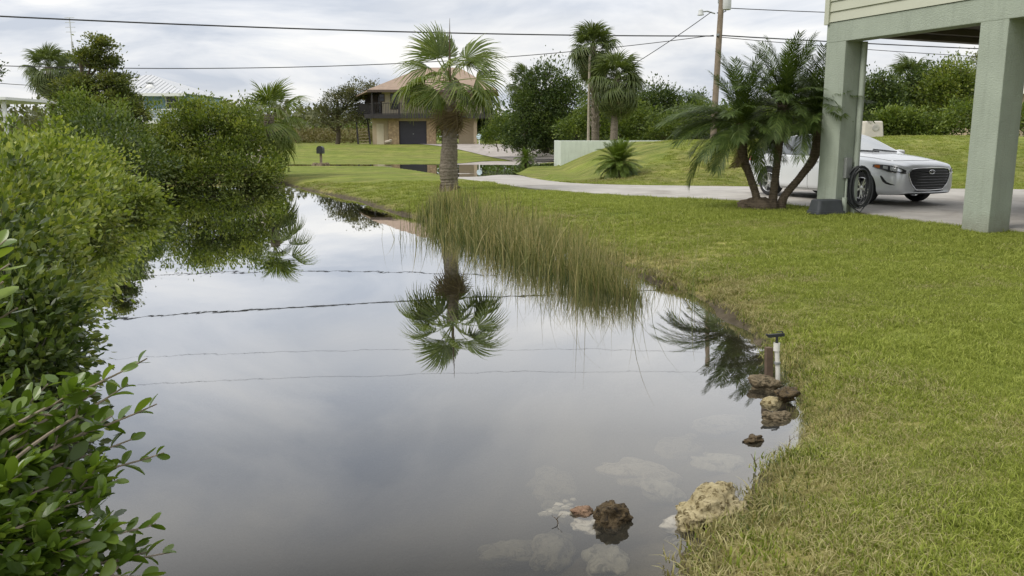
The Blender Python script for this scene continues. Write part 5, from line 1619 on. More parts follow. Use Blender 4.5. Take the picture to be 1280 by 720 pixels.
# white meter post and small statue by the neighbour's house
wp = P(599, 176, 79.5); wz = gz(wp.x, 79.5)
wt = thing('utility_marker', 'small white and blue round marker on a short post by the house drive', 'marker', (wp.x, 79.5, wz))
mb = MB(); mb.box((-.05, -.05, -.2), (.05, .05, .55)); mb.build('post', M['white_trim'], wt)
mb = MB(); mb.lathe([(0, -.08), (.26, -.06), (.26, .06), (0, .08)], 16, 'y', (0, 0, .75)); mb.build('disc', simple('pale_blue', (0.55, 0.68, 0.72), .5), wt, smooth=True)
sp_ = P(485.5, 178, 80.5); sz_ = gz(sp_.x, 80.5)
sn = thing('garden_ornament', 'low white garden ornament beside the stone garage pillar', 'ornament', (sp_.x, 80.5, sz_))
link('body', rock_mesh('body', .33, .2, .17, 71, 3, .12, .02), M['pale_rock'], sn, (0, 0, .26))
link('head', rock_mesh('head', .16, .12, .10, 72, 3, .1, .02), M['pale_rock'], sn, (.22, -.05, .40))
mb = MB(); mb.box((-.35, -.2, -.1), (.35, .2, .1)); mb.build('plinth', M['grey_rock'], sn)
# ================================================================== the parked sedan (local: x forward, y left, z up)
def car_paint(name, col, metal=0.35):
    m = new_mat(name)
    t = NT(m)
    o = t.obj()
    fl = t.noise(900, 2, 0.5, o)
    c = t.ramp(fl, [(0.3, tuple(x * .93 for x in col)), (0.7, col)])
    t.out(t.bsdf(c, 0.30, metal, None, 0.5, 0.7))
    return m
M['silver'] = car_paint('silver_white_paint', (0.80, 0.82, 0.84), 0.25)
M['graphite'] = car_paint('graphite_paint', (0.16, 0.16, 0.17))
M['car_glass'] = simple('car_glass', (0.42, 0.44, 0.45), 0.03, 0.5, 0.1, 1, 0, spec=0.9)
M['side_glass'] = simple('side_glass', (0.16, 0.17, 0.175), 0.03, 0.4, 0.1, 1, 0, spec=0.9)
M['black_trim'] = simple('black_trim', (0.012, 0.012, 0.013), 0.45, 0, 0.2, 8, 0)
M['tyre'] = simple('tyre_rubber', (0.02, 0.02, 0.021), 0.85, 0, 0.2, 12, 0.3, 80)
M['chrome'] = simple('chrome', (0.75, 0.75, 0.75), 0.12, 1.0, 0.02, 2, 0)
M['alloy'] = simple('alloy', (0.62, 0.62, 0.62), 0.28, 0.9, 0.05, 4, 0)
M['lamp_dark'] = simple('lamp_dark', (0.05, 0.05, 0.055), 0.1, 0, 0.2, 5, 0, spec=0.8)
M['lamp_lens'] = simple('lamp_lens', (0.70, 0.72, 0.74), 0.1, 0.4, 0.1, 12, 0)
M['amber'] = simple('amber_lens', (0.45, 0.12, 0.02), 0.15, 0, 0.1, 12, 0)
M['red_lens'] = simple('red_lens', (0.28, 0.012, 0.012), 0.12, 0, 0.2, 9, 0)

NR = 13
# station: x, z_bottom, half width, shoulder z, shoulder half width, roof-edge half width, roof-edge z, top z
ST = [(-2.26, .42, .66, .84, .60, .50, .93, .95), (-2.20, .30, .78, .92, .71, .60, 1.035, 1.055), (-1.95, .22, .85, .955, .79, .66, 1.075, 1.095), (-1.72, .19, .88, .965, .83, .66, 1.10, 1.115),
      (-1.40, .18, .895, .965, .855, .62, 1.245, 1.265), (-1.02, .18, .90, .955, .86, .60, 1.36, 1.385), (-.55, .18, .90, .945, .86, .60, 1.405, 1.432), (-.02, .18, .90, .935, .86, .60, 1.40, 1.43),
      (.28, .18, .90, .93, .86, .615, 1.325, 1.36), (.62, .18, .90, .925, .86, .66, 1.165, 1.195), (.98, .18, .90, .92, .855, .72, 1.00, 1.03), (1.12, .18, .90, .905, .85, .72, .965, 1.005),
      (1.45, .19, .895, .885, .83, .69, .935, .975), (1.78, .19, .885, .85, .795, .62, .895, .93), (2.04, .20, .85, .82, .745, .54, .865, .89), (2.19, .22, .78, .785, .69, .47, .815, .84), (2.27, .25, .67, .70, .58, .39, .73, .75)]
GLASS_ST = (4, 10)
def ring(s):
    x, zb, w, zs, ws, wr, zr, zt = s
    mid = zb + (zs - zb) * 0.55
    pts = [(0, zb), (w * .55, zb), (w * .90, zb + .01), (w * .985, zb + .09), (w * 1.0, zb + (zs - zb) * .38), (w * .995, zb + (zs - zb) * .66), (ws + (w - ws) * .45, zs - .05), (ws, zs),
           (ws - .02, zs + .012), (wr, zr), (wr - .07, zr + (zt - zr) * .55), (wr * .5, zt - .004), (0, zt)]
    return [(x, y, z) for y, z in pts]
bm = bmesh.new()
rows = []
for s in ST:
    rg = ring(s)
    right = [bm.verts.new((x, -y, z)) for x, y, z in rg]
    left = [right[0]] + [bm.verts.new((x, y, z)) for x, y, z in rg[1:-1]] + [right[-1]]
    rows.append((right, left))
MI = dict(paint=0, wind=1, rear=2, sidef=3, sider=4, black=5)
def addf(vs, mi):
    try:
        f = bm.faces.new(vs); f.material_index = mi; f.smooth = True
    except ValueError:
        pass
for i in range(len(ST) - 1):
    for k in range(NR - 1):
        mi = 0
        if k in (0, 1): mi = 5
        if k == 8 and 3 <= i < 10: mi = 3 if i >= 6 else 4
        if k in (9, 10, 11):
            if i in (7, 8, 9): mi = 1 if k > 9 else 0
            if i in (3, 4): mi = 2 if k > 9 else 0
        for side in (0, 1):
            a, b = rows[i][side], rows[i + 1][side]
            vs = (a[k], b[k], b[k + 1], a[k + 1])
            addf(vs if side else vs[::-1], mi)
for e_ in (0, -1):
    r_, l_ = rows[e_]
    for k in range(NR - 1):
        if k == 0: vs = [r_[0], r_[1], l_[1]]
        elif k == NR - 2: vs = [r_[k], r_[k + 1], l_[k]]
        else: vs = [r_[k], r_[k + 1], l_[k + 1], l_[k]]
        addf(vs, 0)
bmesh.ops.recalc_face_normals(bm, faces=bm.faces)
cl = bm.edges.layers.float.new('crease_edge')
for e in bm.edges:
    ms = {f.material_index for f in e.link_faces}
    if len(ms) > 1:
        e[cl] = 0.75
for side in (0, 1):       # crisp shoulder line and sill crease
    for i in range(len(ST) - 1):
        for k, c_ in ((7, 0.45), (5, 0.3), (3, 0.3)):
            e = bm.edges.get((rows[i][side][k], rows[i + 1][side][k]))
            if e: e[cl] = max(e[cl], c_)
me = bpy.data.meshes.new('car_cage'); bm.to_mesh(me); bm.free()
for mname in ('silver', 'car_glass', 'car_glass', 'car_glass', 'car_glass', 'black_trim'):
    me.materials.append(M[mname])
cage = bpy.data.objects.new('car_cage', me); COL.objects.link(cage)
sm = cage.modifiers.new('s', 'SUBSURF'); sm.levels = 2; sm.render_levels = 2
AXF, AXR, WR, TRK = 1.37, -1.33, 0.318, 0.775
cuts = []
for ax in (AXF, AXR):
    for s in (-1, 1):
        mb = MB()
        prof = [(0, -.27), (.375, -.27), (.375, .27), (0, .27)]
        mb.lathe([(0.0001, -.27), (.375, -.27), (.375, .27), (0.0001, .27)], 40, 'y', (ax, s * .86, WR))
        c = mb.build('cut', M['black_trim'], None); cuts.append(c)
        bo = cage.modifiers.new('b', 'BOOLEAN'); bo.operation = 'DIFFERENCE'; bo.object = c; bo.solver = 'EXACT'
        try: bo.material_mode = 'TRANSFER'
        except Exception: pass
bpy.context.view_layer.update()
dg = bpy.context.evaluated_depsgraph_get()
full = bpy.data.meshes.new_from_object(cage.evaluated_get(dg), depsgraph=dg)
for c in cuts: bpy.data.objects.remove(c)
bpy.data.objects.remove(cage)
bmf = bmesh.new(); bmf.from_mesh(full)
BV = BVHTree.FromBMesh(bmf)
car = thing('sedan_car', 'silver white four door sedan parked beyond the carport post', 'car', (0, 0, 0))
nm = len(full.materials)
matnames = [m_.name if m_ else '' for m_ in full.materials]
def part_from(idx, name, parent, mat, test=None, offset=0.0):
    b2 = bmf.copy()
    dl = [f for f in b2.faces if not (f.material_index in idx and (test is None or test(f.calc_center_median())))]
    bmesh.ops.delete(b2, geom=dl, context='FACES')
    m2 = bpy.data.meshes.new(name); b2.to_mesh(m2); b2.free()
    m2.materials.clear()
    for mm in (mat if isinstance(mat, list) else [mat]): m2.materials.append(mm)
    for p in m2.polygons:
        p.use_smooth = True
        if not isinstance(mat, list): p.material_index = 0
    try: m2.set_sharp_from_angle(angle=R(32))
    except Exception: pass
    return link(name, m2, None, parent)
body = part_from([0], 'body', car, M['silver'])
part_from([5] + list(range(6, nm)), 'underbody', car, M['black_trim'])
part_from([1], 'windscreen', car, M['car_glass'])
part_from([2], 'rear_window', car, M['car_glass'])
for s in (-1, 1):
    part_from([3], 'front_side_window', car, M['side_glass'], lambda c, s=s: c.y * s > 0)
    part_from([4], 'rear_side_window', car, M['side_glass'], lambda c, s=s: c.y * s > 0)
def hit(o, d):
    h = BV.ray_cast(Vector(o), Vector(d).normalized())
    return h[0], h[1]
def front(y, z, off=0.004):
    """point on the nose at (y,z); the ray turns with y so that it wraps round the corner"""
    d = Vector((-1, 0, 0))
    h, n = hit((4, y, z), d)
    return None if h is None else h + Vector((off, 0, 0)) + n * off * .5
def side(x, z, s=-1, off=0.004):
    h, n = hit((x, s * 3, z), (0, -s, 0))
    return None if h is None else h + n * off
def corner(a, z, s=-1, off=0.004):
    """point by bearing a (0 = straight ahead, 90 = to the side) about a centre behind the headlamp"""
    d = Vector((math.cos(a), s * math.sin(a), 0))
    c = Vector((1.35, 0.0, z))
    h, n = hit(c + d * 3, -d)
    return None if h is None else h + n * off
def patch(name, fn, poly, mat, parent, nu=18, nv=10, off=0.005):
    """surface patch over the body: poly gives (u, vlow, vhigh) columns"""
    us = np.linspace(poly[0][0], poly[-1][0], nu)
    lo = np.interp(us, [p[0] for p in poly], [p[1] for p in poly]); hi = np.interp(us, [p[0] for p in poly], [p[2] for p in poly])
    v, f, ok = [], [], {}
    for i in range(nu):
        for j in range(nv):
            p = fn(us[i], lo[i] + (hi[i] - lo[i]) * j / (nv - 1), off)
            if p is not None:
                ok[(i, j)] = len(v); v.append(p)
    for i in range(nu - 1):
        for j in range(nv - 1):
            q = [(i, j), (i + 1, j), (i + 1, j + 1), (i, j + 1)]
            if all(k in ok for k in q): f.append(tuple(ok[k] for k in q))
    mb = MB(); mb.v = [tuple(p) for p in v]; mb.f = f
    return mb.build(name, mat, parent, smooth=True)
def strip(name, pts, rad, mat, parent, n=6):
    pts = [p for p in pts if p is not None]
    mb = MB(); mb.tube(pts, rad, n); return mb.build(name, mat, parent, smooth=True)
# grille: wide hexagon with slats and chrome frame
gpoly = [(-.58, .585, .66), (-.50, .43, .72), (-.37, .315, .735), (0, .305, .745), (.37, .315, .735), (.50, .43, .72), (.58, .585, .66)]
gr = patch('grille', lambda y, z, off: front(y, z, off), gpoly, M['black_trim'], car, 30, 14, 0.006)
for z in (.35, .405, .46, .515, .57, .625, .68):
    lo = np.interp(0, [0], [0])
    ymax = np.interp(z, [.315, .43, .62, .72], [.37, .50, .58, .50]) - .03
    strip('grille_slat', [front(y, z, 0.014) for y in np.linspace(-ymax, ymax, 15)], 0.007, M['lamp_dark'], gr)
outl = [(u, l) for u, l, h in gpoly] + [(u, h) for u, l, h in gpoly[::-1]] + [(gpoly[0][0], gpoly[0][1])]
dense = []
for a, b in zip(outl[:-1], outl[1:]):
    for t in np.linspace(0, 1, 7)[:-1]: dense.append((a[0] + (b[0] - a[0]) * t, a[1] + (b[1] - a[1]) * t))
dense.append(outl[-1])
strip('grille_frame', [front(y, z, 0.012) for y, z in dense], 0.007, M['chrome'], gr)
# badge: oval ring with a slanted H
def badge_pt(a, rx, rz): return front(rx * math.cos(a), .665 + rz * math.sin(a), 0.030)
strip('badge', [badge_pt(a, .075, .038) for a in np.linspace(0, 2 * math.pi, 25)], 0.006, M['chrome'], gr)
for y0, y1, z0, z1 in ((-.045, -.025, .637, .693), (.025, .045, .637, .693), (-.032, .032, .655, .677)):
    strip('badge', [front(y0 + (y1 - y0) * t, z0 + (z1 - z0) * t, 0.030) for t in (0, .5, 1)], 0.007, M['chrome'], gr)
# lower intake and number-less black lip
patch('lower_intake', lambda y, z, off: front(y, z, off), [(-.42, .285, .30), (-.3, .275, .315), (.3, .275, .315), (.42, .285, .30)], M['black_trim'], car, 20, 4)
for s in (-1, 1):
    hl = patch('headlight', lambda a, z, off, s=s: corner(a, z, s, off), [(R(36), .65, .70), (R(42), .645, .745), (R(50), .665, .785), (R(58), .70, .80), (R(68), .735, .805), (R(73), .76, .80)], M['lamp_dark'], car, 22, 9, 0.008)
    patch('lens', lambda a, z, off, s=s: corner(a, z, s, off), [(R(40), .675, .71), (R(46), .675, .75), (R(51), .695, .765)], M['lamp_lens'], hl, 8, 6, 0.014)
    patch('lens', lambda a, z, off, s=s: corner(a, z, s, off), [(R(53.5), .71, .765), (R(59), .73, .785)], M['lamp_lens'], hl, 6, 5, 0.014)
    patch('indicator', lambda a, z, off, s=s: corner(a, z, s, off), [(R(63), .73, .785), (R(70), .755, .795)], M['amber'], hl, 6, 4, 0.014)
    strip('lamp_trim', [corner(R(a), np.interp(a, [36, 42, 50, 58, 68, 73], [.64, .64, .66, .695, .73, .755]), s, .012) for a in np.linspace(36, 73, 16)], 0.007, M['chrome'], hl)
    # boomerang shaped air curtain
    strip('air_curtain', [corner(R(a), z, s, -.004) for a, z in ((61, .585), (59, .54), (57, .49), (54, .45), (50, .425), (46, .415))], [.014, .026, .028, .024, .016, .008], M['black_trim'], car, 8)
    tl = patch('tail_light', lambda a, z, off, s=s: (lambda h: None if h[0] is None else h[0] + h[1] * off)(hit(Vector((-1.5, 0, z)) + Vector((-math.cos(a), s * math.sin(a), 0)) * 3, Vector((math.cos(a), -s * math.sin(a), 0)))), [(R(28), .83, .87), (R(45), .79, .90), (R(62), .80, .91), (R(75), .85, .90)], M['red_lens'], car, 16, 7, 0.008)
    # door seams, sill line, belt trim
    for xs, z0, z1, rake in ((.98, .24, .90, -.05), (-.10, .22, .925, .02), (-.98, .50, .94, .25)):
        strip('door_seam', [side(xs + rake * (z - z0), z, s, 0.0005) for z in np.linspace(z0, z1, 16)], 0.004, M['black_trim'], body)
    strip('door_seam', [side(x, .235, s, 0.0005) for x in np.linspace(-.92, .96, 20)], 0.004, M['black_trim'], body)
    strip('window_trim', [side(x, np.interp(x, [-1.6, -1.0, 0, .98], [.968, .957, .938, .922]) + .006, s, 0.004) for x in np.linspace(-1.55, .95, 26)], 0.009, M['black_trim'], body)
    strip('window_pillar', [side(-.10 - .10 * t, .955 + .39 * t, s, 0.002) for t in np.linspace(0, 1, 10)], 0.028, M['black_trim'], body)
    for xh in (.08, -.86):
        strip('door_handle', [side(xh + d_, .83, s, o_) for d_, o_ in ((-.10, .004), (-.07, .024), (0, .03), (.07, .024), (.10, .004))], 0.013, M['silver'], body)
    # mirror
    mr = MB()
    rgs = []
    for t, sc_ in ((0, .55), (.25, .95), (.6, 1.0), (1.0, .7)):
        rgs.append([(.66 + .10 * t - .04 + math.cos(a) * .07 * sc_, s * (.875 + .17 * t), 1.0 + .02 * t + math.sin(a) * .065 * sc_) for a in np.linspace(0, 2 * math.pi, 13)[:-1]])
    for i, rg in enumerate(rgs): mr.v += rg
    for i in range(3):
        for k in range(12): mr.f.append((i * 12 + k, i * 12 + (k + 1) % 12, (i + 1) * 12 + (k + 1) % 12, (i + 1) * 12 + k))
    mr.f.append(tuple(range(36, 48))); mr.f.append(tuple(reversed(range(12))))
    mr.build('wing_mirror', M['silver'], car, smooth=True)
# wipers at the foot of the windscreen
def top_pt(x, y, off=.012):
    h, n = hit((x, y, 4), (0, 0, -1)); return h + n * off
for y0, y1 in ((.55, -.05), (0.02, -.60)):
    strip('wiper', [top_pt(.97 - .10 * t, y0 + (y1 - y0) * t) for t in np.linspace(0, 1, 8)], 0.010, M['black_trim'], car)
strip('bonnet_seam', [top_pt(np.interp(abs(y), [0, .5, .62], [2.06, 1.98, 1.86]), y, .001) for y in np.linspace(-.6, .6, 21)], 0.004, M['black_trim'], body)
for s in (-1, 1):
    strip('bonnet_seam', [top_pt(x, s * np.interp(x, [1.0, 1.86], [.755, .64]), .001) for x in np.linspace(1.0, 1.86, 14)], 0.004, M['black_trim'], body)
# wheels
def wheel_meshes():
    ty = MB()
    ty.lathe([(.205, -.085), (.225, -.10), (.275, -.105), (.305, -.092), (.318, -.06), (.318, .06), (.305, .092), (.275, .105), (.225, .10), (.205, .085)], 40, 'y')
    rim = MB()
    rim.lathe([(.222, -.098), (.215, -.104), (.203, -.09), (.195, -.05), (.195, .08), (.21, .095)], 36, 'y')
    hub = MB(); hub.lathe([(0.0001, -.088), (.03, -.09), (.052, -.08), (.06, -.055), (.06, .0)], 20, 'y')
    sp = []
    for k in range(5):
        a0 = 2 * math.pi * k / 5
        for dlt in (-.17, .17):
            m_ = MB()
            a = a0 + dlt * .45; a2 = a0 + dlt
            p, q = Vector((.045 * math.cos(a), -.078, .045 * math.sin(a))), Vector((.20 * math.cos(a2), -.085, .20 * math.sin(a2)))
            m_.bar(p, q, .026, .022, (0, 1, 0)); sp.append(m_)
    disc = MB(); disc.lathe([(0.0001, .0), (.145, .0), (.145, .02), (0.0001, .02)], 24, 'y')
    return ty, rim, hub, sp, disc
for ax in (AXF, AXR):
    for s in (-1, 1):
        w = empty('wheel', (0, 0, 0)); w.parent = car; w.location = (ax, s * TRK, WR); w.rotation_euler = (0, rng.uniform(0, 1), 0 if s < 0 else math.pi)
        ty, rim, hub, sp, disc = wheel_meshes()
        ty.build('tyre', M['tyre'], w, smooth=True); rim.build('rim', M['alloy'], w, smooth=True); hub.build('hub', M['alloy'], w, smooth=True)
        for m_ in sp: m_.build('spoke', M['alloy'], w)
        disc.build('brake_disc', M['grey_metal'], w)
bmf.free()
hd = Vector((0.43, -0.903, 0)).normalized()
fw, rw = G(1077, 253.5, 0.41), G(965, 244, 0.41)
mid = (fw + rw) / 2
nside = Vector((-hd.y, hd.x, 0))        # car's left
ctr = mid + nside * TRK - hd * (AXF + AXR) / 2
car.location = (ctr.x, ctr.y, 0.402)
car.rotation_euler = (0, 0, math.atan2(hd.y, hd.x))
# a second, graphite car parked further in; only its tail shows past the thick column
car2 = copy_tree(car)
tag(car2, 'dark grey car parked behind the thick carport column', 'car')
car2.location = (12.2, 14.6, 0.402)
car2.rotation_euler = (0, 0, math.atan2(-0.35, 1.0))
for ch in car2.children_recursive:
    if ch.type == 'MESH' and ch.material_slots and ch.material_slots[0].material is M['silver']:
        ch.material_slots[0].link = 'OBJECT'; ch.material_slots[0].material = M['graphite']
# ================================================================== shore: rocks, stake, sprinkler, reeds, turf
def rock(name, label, px, py, z, sx, sy, sz, mat, seed, rz=0, sub=4, rough=.28, pits=.06, tilt=(0, 0)):
    p = G(px, py, z)
    o = link(name, rock_mesh(name, sx, sy, sz, seed, sub, rough, pits), mat, None, p)
    o.rotation_euler = (tilt[0], tilt[1], rz)
    return tag(o, label, 'rock')
rock('limestone_rock', 'big pitted yellow limestone rock half in the water at the bank', 888, 640, 0.035, .165, .12, .095, M['limestone'], 3, .3, 5, .26, .16, (.1, -.2))
rock('limestone_rock', 'pale submerged foot slab in front of the big yellow rock', 862, 655, -.035, .13, .085, .04, M['pale_rock'], 5, .1, 4, .2)
rock('dark_rock', 'jagged dark brown rock standing alone in the shallows', 763, 646, 0.02, .082, .06, .066, M['dark_rock'], 8, .4, 5, .35, .14, (.2, .2))
rock('red_rock', 'small reddish rock beside the jagged dark one', 728, 640, 0.0, .055, .035, .024, M['red_rock'], 12, 0, 4, .3, .1)
rock('sunken_slab', 'pale slab just under water below the small reddish rock', 745, 655, -.055, .13, .065, .03, M['pale_rock'], 14, .2, 4, .25)
rock('shore_rock', 'rough brown rock at the foot of the wooden stake', 956, 482, .015, .105, .08, .065, M['grey_rock'], 17, 0, 5, .35, .12)
rock('shore_rock', 'pale smooth boulder between two rough shore rocks', 965, 503, .005, .07, .06, .04, M['limestone'], 19, .4, 5, .2, .05)
rock('shore_rock', 'tan rough rock lowest in the row under the stake', 968, 523, .0, .09, .07, .045, M['grey_rock'], 23, .2, 5, .3, .1)
rock('shore_rock', 'dark clod in the shallows below the shore rocks', 942, 549, 0.01, .065, .035, .022, M['dark_rock'], 29, .5, 4, .4, .12)
rock('shore_rock', 'dark wet rock wedged under the grass edge near the stake', 984, 492, .06, .09, .07, .05, M['dark_rock'], 31, .5, 4, .35, .12)
SUB = [(795, 592, .26, .17, 'broad pale sunken slab furthest out in the shallows'), (700, 640, .13, .08, 'cluster of sunken pebbles left of the reddish rock'), (690, 605, .24, .14, 'dim sunken slab at the murky edge'), (850, 560, .22, .14, 'sunken slab below the shore clod'),
       (690, 690, .2, .11, 'low sunken slab near the near edge'), (760, 700, .16, .1, 'small sunken slab below the jagged rock'), (900, 580, .16, .12, 'sunken slab near the grassy bank'), (640, 690, .18, .12, 'far left sunken slab in the near shallows'),
       (830, 615, .16, .1, 'sunken slab between the dark and yellow rocks'), (905, 530, .2, .16, 'sunken slab out from the shore rocks'), (850, 690, .15, .09, 'sunken slab under the near bank')]
for i, (px, py, sx, sy, lab) in enumerate(SUB):
    p = G(px, py, -.07)
    z = min(-.045, gz(p.x, p.y) + .03)
    z = max(min(z, -.12), -.24)
    rock('sunken_rock', lab, px, py, z, sx * .9, sy * .9, .045, M['silted_rock'] if i not in (0,) else M['pale_rock'], 40 + i, rng.uniform(0, 3), 4, .3, .06)
for i in range(22):      # pebbles
    px, py = 700 + rng.normal(0, 14), 638 + rng.normal(0, 7)
    o = rock('pebble', 'small pale pebble on the shallow bed beside the reddish rock', px, py, -.07, .02 * rng.uniform(.7, 1.6), .016, .010, M['pale_rock'] if i % 3 == 0 else M['silted_rock'], 70 + i, 0, 2)
    o['group'] = 'pale pebbles beside the reddish rock'

# wooden stake and white sprinkler riser
sb = G(963, 466, 0.06)
sk_ = MB(); sk_.prism([(-.026, -.018, -.2), (.026, -.018, -.2), (.026, -.018, .20), (-.026, -.018, .205)], (0, .036, 0))
o = sk_.build('wooden_stake', simple('stake_wood', (0.12, 0.082, 0.055), .85, 0, .3, 12, .6, 60), None, bevel=.003)
o.location = (sb.x - .012, sb.y, .05); o.rotation_euler = (0, R(-3), .2); tag(o, 'square reddish brown wooden stake at the pond bank', 'stake')
sr = thing('sprinkler_riser', 'white plastic sprinkler pipe with black head strapped to a stake', 'sprinkler', (sb.x + .035, sb.y - .02, -.03))
mb = MB(); mb.tube([(.022, 0, -.1), (.012, 0, .1), (-.006, 0, .285)], .0165, 12); mb.build('pipe', simple('pvc_white', (.70, .68, .62), .4, 0, .1, 20), sr, smooth=True)
mb = MB(); mb.lathe([(.0165, -.03), (.023, -.03), (.023, .03), (.0165, .03)], 14, 'z', (-.007, 0, .29)); mb.build('coupling', bpy.data.materials['pvc_white'], sr, smooth=True)
mb = MB(); mb.tube([(-.008, 0, .315), (-.008, 0, .365)], .010, 8); mb.build('nozzle', M['black_plastic'], sr)
hd_ = MB(); hd_.bar((-.075, -.01, .372), (.045, .01, .378), .022, .022); hd_.tube([(-.075, -.01, .372), (-.09, -.01, .385)], .008, 6); hd_.tube([(.045, .01, .375), (.03, .01, .40), (-.01, 0, .40)], .005, 6); hd_.build('sprinkler_head', M['black_plastic'], sr)
mb = MB(); mb.lathe([(.02, -.01), (.024, -.008), (.024, .008), (.02, .01)], 12, 'z', (.004, 0, .17)); mb.build('strap', M['grey_metal'], sr)

# ---- reeds: tall cord grass standing in the edge of the pond
def blades(name, pos, h, lean_dir, lean, width, tint, nseg=4, droop=0.35):
    """curved tapering blades as one mesh"""
    n = len(pos)
    ts = np.linspace(0, 1, nseg + 1)
    ang = rng.uniform(0, 2 * np.pi, n)
    side = np.stack([np.cos(ang), np.sin(ang), np.zeros(n)], 1)
    V, T = [], []
    for t in ts:
        c = pos + np.stack([lean_dir[:, 0] * lean * t * t * h, lean_dir[:, 1] * lean * t * t * h, h * (t - droop * lean * t * t * t)], 1)
        w = (width * (1 - t * 0.92))[:, None]
        V.append(c - side * w); V.append(c + side * w)
        T.append(np.clip(tint + (t - .4) * .55, 0, 1)); T.append(T[-1])
    V = np.stack(V, 1); T = np.stack(T, 1); k = V.shape[1]
    f = np.array([[2 * i, 2 * i + 1, 2 * i + 3, 2 * i + 2] for i in range(nseg)])
    F = (f[None] + (np.arange(n) * k)[:, None, None]).reshape(-1, 4)
    return np_mesh(name, V.reshape(-1, 3), F, T.reshape(-1))
M['reed'] = leaf_mat('reed_blade', (0.035, 0.06, 0.014), (0.15, 0.175, 0.048), (0.40, 0.335, 0.16), 0.25, 0.6)
line = catmull([tuple(G(*p)[:2]) for p in [(537, 271), (582, 292), (638, 309), (676, 328), (728, 351), (790, 374)]], 20)
line = np.array(line)
NB = 5600
ti = rng.uniform(0, 1, NB) ** 0.9
lp = np.stack([np.interp(ti * (len(line) - 1), np.arange(len(line)), line[:, 0]), np.interp(ti * (len(line) - 1), np.arange(len(line)), line[:, 1])], 1)
# clumps
cid = (ti * 60).astype(int)
crx, cry = rng.normal(0, 1, 61), rng.normal(0, 1, 61)
wid = np.interp(ti, [0, .15, .5, .75, 1], [.3, .65, .42, .26, .12])
lp[:, 0] += wid * (0.35 * crx[cid] + rng.normal(0, .5, NB)); lp[:, 1] += wid * (0.5 * cry[cid] + rng.normal(0, .75, NB))
zz_ = np.minimum(land_z(lp[:, 0], lp[:, 1])[0], 0.3)
zz_ = np.maximum(zz_, -0.35)
hh = np.interp(ti, [0, .3, .7, .85, 1], [.55, .72, .74, .62, .42]) * rng.uniform(.35, 1.2, NB)
ld = rng.normal(size=(NB, 2)); ld /= np.linalg.norm(ld, axis=1, keepdims=True)
me = blades('tall_reeds', np.column_stack([lp, zz_]), hh - np.minimum(zz_, 0) * .6, ld, np.abs(rng.normal(.12, .2, NB)), rng.uniform(.003, .009, NB) * np.interp(ti, [0, 1], [1.6, 1.0]), np.clip(rng.normal(.45, .30, NB), 0, 1), 5)
reeds = link('tall_reeds', me, M['reed']); tag(reeds, 'tall cord grass standing in the pond edge', 'reeds', kind='stuff')
# seed stalks leaning out
n = 150
ti = rng.uniform(0, 1, n)
lp = np.stack([np.interp(ti * (len(line) - 1), np.arange(len(line)), line[:, 0]) + rng.normal(0, .35, n), np.interp(ti * (len(line) - 1), np.arange(len(line)), line[:, 1]) + rng.normal(0, .5, n)], 1)
ld = rng.normal(size=(n, 2)) + np.array([.35, -.2]); ld /= np.linalg.norm(ld, axis=1, keepdims=True)
me = blades('seed_stalks', np.column_stack([lp, np.full(n, -.05)]), rng.uniform(.75, 1.18, n) * np.interp(ti, [0, 1], [.85, 1.0]), ld, np.abs(rng.normal(.28, .2, n)), rng.uniform(.004, .007, n), np.clip(rng.normal(.6, .2, n), 0, 1), 6)
tag(link('seed_stalks', me, M['reed']), 'brown seed stalks rising above the cord grass', 'reeds', kind='stuff')
# dry thatch round the reed bed and its shore
n = 1300
ti = rng.uniform(0, 1, n)
lp = np.stack([np.interp(ti * (len(line) - 1), np.arange(len(line)), line[:, 0]) + rng.normal(.45, .4, n), np.interp(ti * (len(line) - 1), np.arange(len(line)), line[:, 1]) + rng.normal(.5, .6, n)], 1)
ld = rng.normal(size=(n, 2)); ld /= np.linalg.norm(ld, axis=1, keepdims=True)
zb = land_z(lp[:, 0], lp[:, 1])[0]
k = zb > -.05
me = blades('dry_thatch', np.column_stack([lp, zb])[k], rng.uniform(.2, .5, n)[k], ld[k], np.abs(rng.normal(.5, .3, n))[k], rng.uniform(.003, .005, n)[k], np.clip(rng.normal(.75, .2, n), 0, 1)[k], 4)
tag(link('dry_thatch', me, M['reed']), 'dry straw thatch behind the reed bed', 'reeds', kind='stuff')

# ---- longer blades and weeds fringing the near bank, twigs lying in the water
n = 4500
seg = rng.integers(0, len(right_shore) - 1, n)
t_ = rng.uniform(0, 1, n)
rs = np.array([tuple(p) for p in right_shore])
pxy = rs[seg] * (1 - t_)[:, None] + rs[seg + 1] * t_[:, None] + np.column_stack([np.abs(rng.normal(.10, .12, n)), rng.normal(0, .12, n)])
zb, sdp_, _, _ = land_z(pxy[:, 0], pxy[:, 1])
cl_ = vnoise(pxy[:, 0], pxy[:, 1], .22, 41)
k = (sdp_ > .0) & (cl_ > .42) & (pxy[:, 1] < 20)
pxy, zb, cl_ = pxy[k], zb[k], cl_[k]; n = len(pxy)
ld = rng.normal(size=(n, 2)) + np.array([-.5, -.2]); ld /= np.linalg.norm(ld, axis=1, keepdims=True)
me = blades('bank_grass', np.column_stack([pxy, zb - .01]), rng.uniform(.04, .10, n) * (.6 + cl_), ld, np.abs(rng.normal(.7, .4, n)), rng.uniform(.002, .0042, n), np.clip(rng.normal(.42, .3, n), 0, 1), 4)
tag(link('bank_grass', me, M['reed']), 'ragged longer grass fringing the pond bank', 'grass', kind='stuff')
